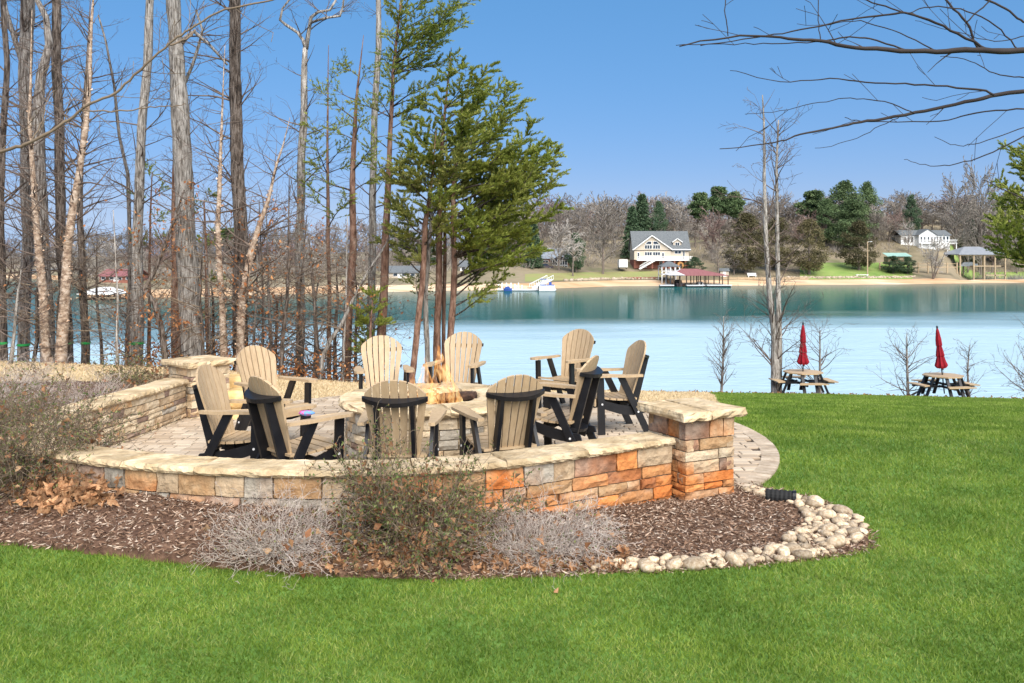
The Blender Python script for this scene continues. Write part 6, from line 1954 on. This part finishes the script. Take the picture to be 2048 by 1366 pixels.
def runabout(name, label, cat, x, y, L, wd, m1, m2, rz=0.0, h=.9, extra=None):
    t = thing(name, label, cat, (x, y, LAKE + .12), rz)
    mb = MB(); st_ = [(-.5, .42, .42), (-.2, .5, .40), (.2, .48, .42), (.42, .25, .5), (.5, .03, .55)]
    vs = []
    for (f, hw, hz_) in st_:
        vs += [(f*L, -hw*wd, hz_*h + .1), (f*L, -hw*wd*.7, -.1), (f*L, hw*wd*.7, -.1), (f*L, hw*wd, hz_*h + .1)]
    fs = []
    for i in range(4):
        for k in range(4):
            fs.append((i*4+k, i*4+(k+1) % 4, (i+1)*4+(k+1) % 4, (i+1)*4+k))
    fs += [(3,2,1,0), (16,17,18,19)]
    mb.add(vs, fs); mb.build('hull', m1, t)
    cv = MB(); cv.prism([(-.42*L, .4*h), (.3*L, .42*h), (.1*L, .95*h), (-.3*L, .85*h)], lambda a, c, t_: (a, t_, c+.1), -.36*wd, .36*wd); cv.build('cover', m2, t)
    MB().box(-.55*L, -.48*L, -.2, .2, -.1, h*.9).build('outboard_motor', M_tyre, t)
    return t
bw_ = (1385-1024)*SC
runabout('motor_boat', 'dark covered motor boat inside the red roofed boathouse', 'boat', bx(1357)+bw_, Yb+1, 5.2, 2.0, M_darkpaint, M_tyre, R(90), 1.6)
runabout('motor_boat', 'pale motor boat in the right slip of the red roofed boathouse', 'boat', bx(1401)+bw_, Yb+1.2, 4.2, 1.7, M_hull, M_metal, R(90), 1.1)
Yg = shoreY(1340) + 4; SC = Yg / F
gz = thing('gazebo', 'white lakeside gazebo with grey hip roof behind the red boathouse', 'gazebo', ((1340-1024)*SC, Yg, LAKE+.6))
w_ = lambda px: (px-1340)*SC
h_ = lambda py: (575-py)*SC
r_ = MB(); hip_roof(r_, w_(1321), w_(1360), -1, 5, h_(541), h_(531), .15); r_.build('roof', M_greyroof, gz)
for px in (1323, 1331, 1340, 1349, 1358):
    MB().box(w_(px)-.12, w_(px)+.12, -.8, -.56, -1, h_(541)).build('post', M_white, gz)
for px in (1323, 1358): MB().box(w_(px)-.12, w_(px)+.12, 4.5, 4.74, -1, h_(541)).build('post', M_white, gz)
MB().box(w_(1322), w_(1359), -.8, 4.8, h_(558), h_(556)).build('floor', M_white, gz)
MB().box(w_(1322), w_(1359), -.8, -.7, h_(551), h_(550)).build('rail', M_white, gz)
MB().box(w_(1334), w_(1346), 1, 3, h_(556), h_(546)).build('inner_wall', M_white, gz)

# ---- floating dock with pontoon boat, gangway, jet ski
Yd = shoreY(1050) - 9; SC = Yd / F
dw = lambda px: (px-1050)*SC
fd = thing('floating_dock', 'white floating dock with a sloping gangway, seen just right of the pines', 'dock', ((1050-1024)*SC, Yd, LAKE))
MB().box(dw(995), dw(1077), -1, 1.4, .12, .42).build('deck', M_hull, fd)
MB().box(dw(996), dw(1076), -.9, 1.3, -.2, .12).build('floats', M_tyre, fd)
for px in (997, 1004, 1013, 1022, 1030, 1037, 1044): MB().box(dw(px)-.12, dw(px)+.12, -.2, .04, .42, 1.3 + (px % 3) * .25).build('dock_post', M_white, fd)
MB().box(dw(1030), dw(1034), .2, .9, .42, 1.2).build('dock_box', M_white, fd)
MB().box(dw(1055), dw(1064), .4, 1.1, .42, .8).build('bench', M_wood, fd)
gwk = MB(); gwk.bar((dw(1066), .8, .5), (dw(1104), 9, 2.3), 1.5, .18)
for sx in (-.75, .75):
    gwk.bar((dw(1066)+sx, .8, 1.5), (dw(1104)+sx, 9, 3.3), .1, .12)
    for k in range(9):
        t_ = k/8; a = Vector((dw(1066)+sx, .8, .5)).lerp(Vector((dw(1104)+sx, 9, 2.3)), t_); gwk.bar(a, a + Vector((0, 0, 1)), .08, .08)
gwk.build('gangway', M_white, fd)
pb = thing('pontoon_boat', 'white pontoon boat with blue covers and bimini frame moored at the floating dock', 'boat', ((1094-1024)*SC, Yd-1.5, LAKE))
L = 17*SC
for sy in (-1.0, 1.0): MB().tube([(-L, sy, .18), (L*.8, sy, .18), (L*1.02, sy, .36)], [.33, .33, .12], 10).build('pontoon', M_metal, pb)
MB().box(-L, L*.95, -1.25, 1.25, .45, .58).build('deck', M_hull, pb)
fence = MB()
fence.box(-L*.95, L*.85, -1.25, -1.18, .58, 1.25); fence.box(-L*.95, L*.85, 1.18, 1.25, .58, 1.25); fence.box(L*.82, L*.87, -1.2, 1.2, .58, 1.25); fence.box(-L*.95, -L*.9, -1.2, 1.2, .58, 1.25)
fence.build('side_panels', M_hull, pb)
MB().box(-L*.9, L*.80, -1.1, 1.1, 1.15, 1.42).build('seat_cover', M_blue, pb)
MB().box(L*.2, L*.5, -.6, .3, 1.3, 2.0).build('console', M_blue, pb)
bm = MB()
for x_ in (-L*.8, -L*.1):
    for sy in (-1.2, 1.2): bm.bar((x_, sy, 1.2), (x_ + (.3 if x_ < -L*.5 else -.3), sy, 2.6), .07, .07)
bm.build('bimini_frame', M_metal, pb)
MB().box(-L*.85, 0, -1.2, 1.2, 2.6, 2.72).build('bimini_top', M_blue, pb)
MB().box(-L*1.08, -L*.98, -.3, .3, -.2, 1.1).build('outboard_motor', M_tyre, pb)
js = runabout('jet_ski', 'blue covered personal watercraft beside the floating dock', 'watercraft', (1016-1024)*SC, Yd-2.0, 16*SC, 1.1, M_blue, M_blue, 0, .9)

# ---- white cottage, shed, lamp, walkway, big boathouse on the right
p = far(1850, 50); SC = p.y / F; zb = CAMZ - (491 - HZ) * SC
wc = thing('white_cottage', 'long white cottage with front gable and grey roof on the right hillside', 'house', ((1802-1024)*SC, p.y, zb))
m = lambda px: (px - 1802) * SC
zz_ = lambda py: (491 - py) * SC
MB().box(m(1802), m(1899), 0, 8, -2, zz_(470)).build('wall', M_white, wc)
r_ = MB(); gable_roof(r_, m(1801), m(1900), 0, 8, zz_(470), zz_(460.5), .4, .15); r_.build('roof', M_greyroof, wc)
fg = MB().box(m(1831), m(1866), -2.5, 0, -3, zz_(470)); fg.add([(m(1831),-2.5,zz_(470)),(m(1866),-2.5,zz_(470)),(m(1848.5),-2.5,zz_(459.5))], [(0,1,2)]); fg.build('gable_wall', M_white, wc)
r_ = MB(); gable_y(r_, m(1831), m(1866), -2.5, 3.5, zz_(470), zz_(459), .4, .15); r_.build('gable_roof', M_greyroof, wc)
for px in (1834, 1841, 1848, 1855, 1861): window(wc, m(px), m(px+3), zz_(484), zz_(474), -2.5, .08, 0)
for px in (1808, 1815, 1822): window(wc, m(px), m(px+4), zz_(484), zz_(474), 0, .08, 0)
for px in (1872, 1879, 1886, 1893): window(wc, m(px), m(px+4), zz_(484), zz_(473), 0, .08, 0)
rl = MB(); rl.box(m(1831), m(1903), -4.0, -3.9, zz_(481), zz_(480)); rl.box(m(1831), m(1903), -4.0, -2.6, zz_(487.5), zz_(486.5))
x_ = m(1831)
while x_ < m(1903): rl.box(x_, x_+.08, -3.98, -3.92, zz_(487), zz_(480)); x_ += .4
rl.build('deck_railing', M_white, wc)
for px in (1833, 1848, 1866, 1884, 1901): MB().box(m(px)-.1, m(px)+.1, -3.95, -3.75, -3.5, zz_(487)).build('deck_post', M_white, wc)

p = far(1798, 17); SC = p.y / F
gs = thing('green_roof_shed', 'low shed with pale green metal roof behind the bushes', 'shed', ((1798-1024)*SC, p.y, CAMZ-(522-HZ)*SC))
MB().box(-22*SC, 22*SC, 0, 3, -1, 9*SC).build('wall', M_wood, gs)
r_ = MB(); r_.add([(-25*SC,-.6,9.5*SC),(25*SC,-.6,9.5*SC),(24*SC,3.4,16.5*SC),(-24*SC,3.4,16.5*SC),(-25*SC,-.6,9*SC),(25*SC,-.6,9*SC),(24*SC,3.4,16*SC),(-24*SC,3.4,16*SC)], [(0,1,2,3),(7,6,5,4),(0,4,5,1),(1,5,6,2),(2,6,7,3),(3,7,4,0)]); r_.build('roof', M_greenroof, gs)
p = far(1735, 12); SC = p.y / F
lp = thing('lamp_post', 'tall pale lamp post in front of the rounded cedar', 'lamp post', (p.x, p.y, p.z))
hl = CAMZ - (483 - HZ) * SC - p.z
MB().tube([(0, 0, -.3), (0, 0, hl)], [.20, .14], 8).build('pole', M_wood, lp)
MB().bar((0, 0, hl-.15), (1.0, 0, hl), .1, .1).build('arm', M_metal, lp)
MB().box(.8, 1.3, -.15, .15, hl-.1, hl+.06).build('lamp_head', M_metal, lp)
p = far(1725, 11); tb2 = thing('low_bench', 'low white bench on the far lawn below the rounded cedar', 'bench', (p.x, p.y, p.z))
MB().box(-2.0, 1.6, -.4, .4, .45, .6).build('seat', M_white, tb2); MB().box(-1.8, -1.5, -.3, .3, 0, .45).build('leg', M_white, tb2); MB().box(1.1, 1.4, -.3, .3, 0, .45).build('leg', M_white, tb2)
p = far(1504, 11); wb = thing('white_bench', 'white bench on the far bank right of the boathouse', 'bench', (p.x, p.y, p.z))
MB().box(-1.2, 1.2, -.3, .3, .45, .6).build('seat', M_white, wb); MB().box(-1.2, 1.2, .25, .33, .6, 1.2).build('backrest', M_white, wb)
for sx in (-1.0, 1.0): MB().box(sx-.1, sx+.1, -.28, .28, 0, .45).build('leg', M_white, wb)
p = far(1449, 12); ts = thing('tan_shed', 'small tan shed on the bank behind the red boathouse', 'shed', (p.x, p.y, p.z - .2))
MB().box(-1.2, 1.2, 0, 1.8, 0, 1.9).build('wall', M_cream_siding, ts)
r_ = MB(); gable_roof(r_, -1.2, 1.2, 0, 1.8, 1.9, 2.5, .25, .1); r_.build('roof', M_greyroof, ts)
MB().box(-.4, .4, -.05, 0, .1, 1.6).build('door', M_white, ts)
# wooden walkway
pA = far(1758, 21); pB = Vector(((1912 - 1024) / F * pA.y, pA.y, 0))
wkz = CAMZ - (532 - HZ) / F * pA.y
wk = thing('wooden_walkway', 'raised wooden walkway with posts leading to the right hand boathouse', 'walkway', (pA.x, pA.y, wkz))
Lw = pB.x - pA.x
MB().box(0, Lw, -.6, .6, -.45, -.2).build('deck', M_wood, wk)
MB().box(0, Lw, -.6, -.5, .65, .8).build('rail', M_wood, wk)
for k in range(9): MB().box(Lw*k/8-.17, Lw*k/8+.17, -.7, -.4, -2.2, 1.1).build('post', M_wood, wk)
# large open boathouse
Yr = shoreY(1953) + 30; SC = Yr / F
rb_ = thing('boathouse', 'large open wooden boathouse with pale hip roof at the right', 'boathouse', ((1953-1024)*SC, Yr, LAKE))
q_ = lambda px: (px-1953)*SC
z_ = lambda py: CAMZ - (py-HZ)*SC - LAKE
r_ = MB(); hip_roof(r_, q_(1905), q_(2001), -4, 10, z_(508.5), z_(493), .32, .2); r_.build('roof', M_paleroof, rb_)
for px in (1909, 1936, 1957, 1978, 1998):
    for y_ in (-3.5, 9.5): MB().box(q_(px)-.2, q_(px)+.2, y_-.2, y_+.2, -1, z_(509)).build('post', M_wood, rb_)
f = MB(); f.box(q_(1934), q_(2000), -3.6, -1.8, z_(533), z_(531)); f.box(q_(1934), q_(2000), 8, 9.6, z_(533), z_(531)); f.box(q_(1990), q_(2000), -3.6, 9.6, z_(533), z_(531.2)); f.build('deck', M_wood, rb_)
f = MB(); f.box(q_(1906), q_(2000), -3.55, -3.35, z_(512), z_(510)); f.box(q_(1960), q_(2000), -3.7, -2, z_(551), z_(549)); f.build('beam', M_wood, rb_)
runabout('motor_boat', 'white boat hanging in the lift of the large right hand boathouse', 'boat', rb_.location.x + q_(1946), Yr+3, 7, 2.4, M_hull, M_white, R(8), 1.3).location.z = LAKE + z_(532)

# ---- left cove: white boathouse and dock between the trunks
Yl = shoreY(205) - 2; SC = Yl / F
lb_ = thing('boathouse', 'small boathouse with white hip roof glimpsed between the grove trunks', 'boathouse', ((206-1024)*SC, Yl, LAKE))
q_ = lambda px: (px-206)*SC
z_ = lambda py: CAMZ - (py-HZ)*SC - LAKE
r_ = MB(); hip_roof(r_, q_(170), q_(246), -3, 4, z_(586), z_(574), .3, .15); r_.build('roof', M_white, lb_)
for px in (174, 186, 198, 210, 222, 234, 243):
    for y_ in (-2.6, 3.6): MB().box(q_(px)-.1, q_(px)+.1, y_-.1, y_+.1, -.5, z_(586)).build('post', M_post, lb_)
MB().box(q_(168), q_(248), -2.8, -1.6, .3, .5).build('dock', M_wood, lb_)
def simple_house(label, px, s, w_px, base, eave, ridge, mw, mr, depth=8):
    p = far(px, s); SC = p.y / F
    t = thing('far_house', label, 'house', (p.x, p.y, CAMZ-(base-HZ)*SC))
    hw = w_px/2*SC
    MB().box(-hw, hw, 0, depth, -2.5, (base-eave)*SC).build('wall', mw, t)
    r_ = MB(); gable_roof(r_, -hw, hw, 0, depth, (base-eave)*SC, (base-ridge)*SC, .4, .15); r_.build('roof', mr, t)
    for k in range(4):
        x0_ = -hw + hw*2*(k+.25)/4
        window(t, x0_, x0_ + hw*.22, (base-eave)*SC*.35, (base-eave)*SC*.85, 0, .06, 0)
    MB().box(-.5, .5, -.05, 0, 0, (base-eave)*SC*.8).build('door', M_white, t)
    return t
simple_house('brick house with red roof on the far bank behind the grove', 232, 22, 66, 563, 552, 540, M_brick, M_redroof)
simple_house('pale house with grey roof on the far bank behind the left birches', 90, 20, 60, 552, 545, 538, M_cream_siding, M_greyroof)
simple_house('pale house with grey roof glimpsed through the pines', 800, 20, 70, 556, 545, 533, M_cream_siding, M_greyroof)
simple_house('white house with dark roof glimpsed left of the floating dock', 950, 30, 60, 545, 533, 522, M_white, M_greyroof)
# riprap bands of loose rock
rr_ = random.Random(44)
def riprap(label, px0, px1, s, n):
    V_, F_ = [], []
    for k in range(n):
        px = rr_.uniform(px0, px1); p = far(px, s + rr_.uniform(-.9, .9))
        mb = lump(k % 9, 1, 1, .8, 6, 4, .8, .2)
        sc = rr_.uniform(.15, .5); a = rr_.uniform(0, 6)
        b_ = len(V_)
        V_ += [(p.x + sc*(v[0]*math.cos(a) - v[1]*math.sin(a)), p.y + sc*(v[0]*math.sin(a) + v[1]*math.cos(a)), p.z + sc*v[2] + .1) for v in mb.v]
        F_ += [tuple(i + b_ for i in f_) for f_ in mb.f]
    tag(np_mesh('riprap', V_, np.array(F_), M_riprap), label, 'rocks', kind='stuff')
riprap('band of loose grey rocks along the far bank below the cottage lawn', 1128, 1330, 9.6, 260)
riprap('band of loose brown rocks edging the green far lawn', 1560, 1830, 9.4, 320)
# low timber seawall below the tan house
pA, pB = far(1250, 9.4), far(1318, 9.4)
sw = thing('seawall', 'low red brown retaining wall at the foot of the tan house lawn', 'retaining wall', (pA.x, pA.y, pA.z))
for k in range(2): MB().box(0, pB.x-pA.x, -.25+k*.05, .25, -.3+k*.42, .1+k*.42).build('timber', M_brick, sw)
pA, pB = far(1445, 9.6), far(1600, 9.6)
sw = thing('seawall', 'low ochre timber retaining wall right of the boathouse', 'retaining wall', (pA.x, pA.y, pA.z))
MB().box(0, pB.x-pA.x, -.2, .2, -.3, .35).build('timber', M_wood, sw)
for k in range(12):
    x_ = (pB.x-pA.x)*k/11; MB().box(x_-.15, x_+.15, -.3, -.2, -.3, .5).build('post', M_wood, sw)
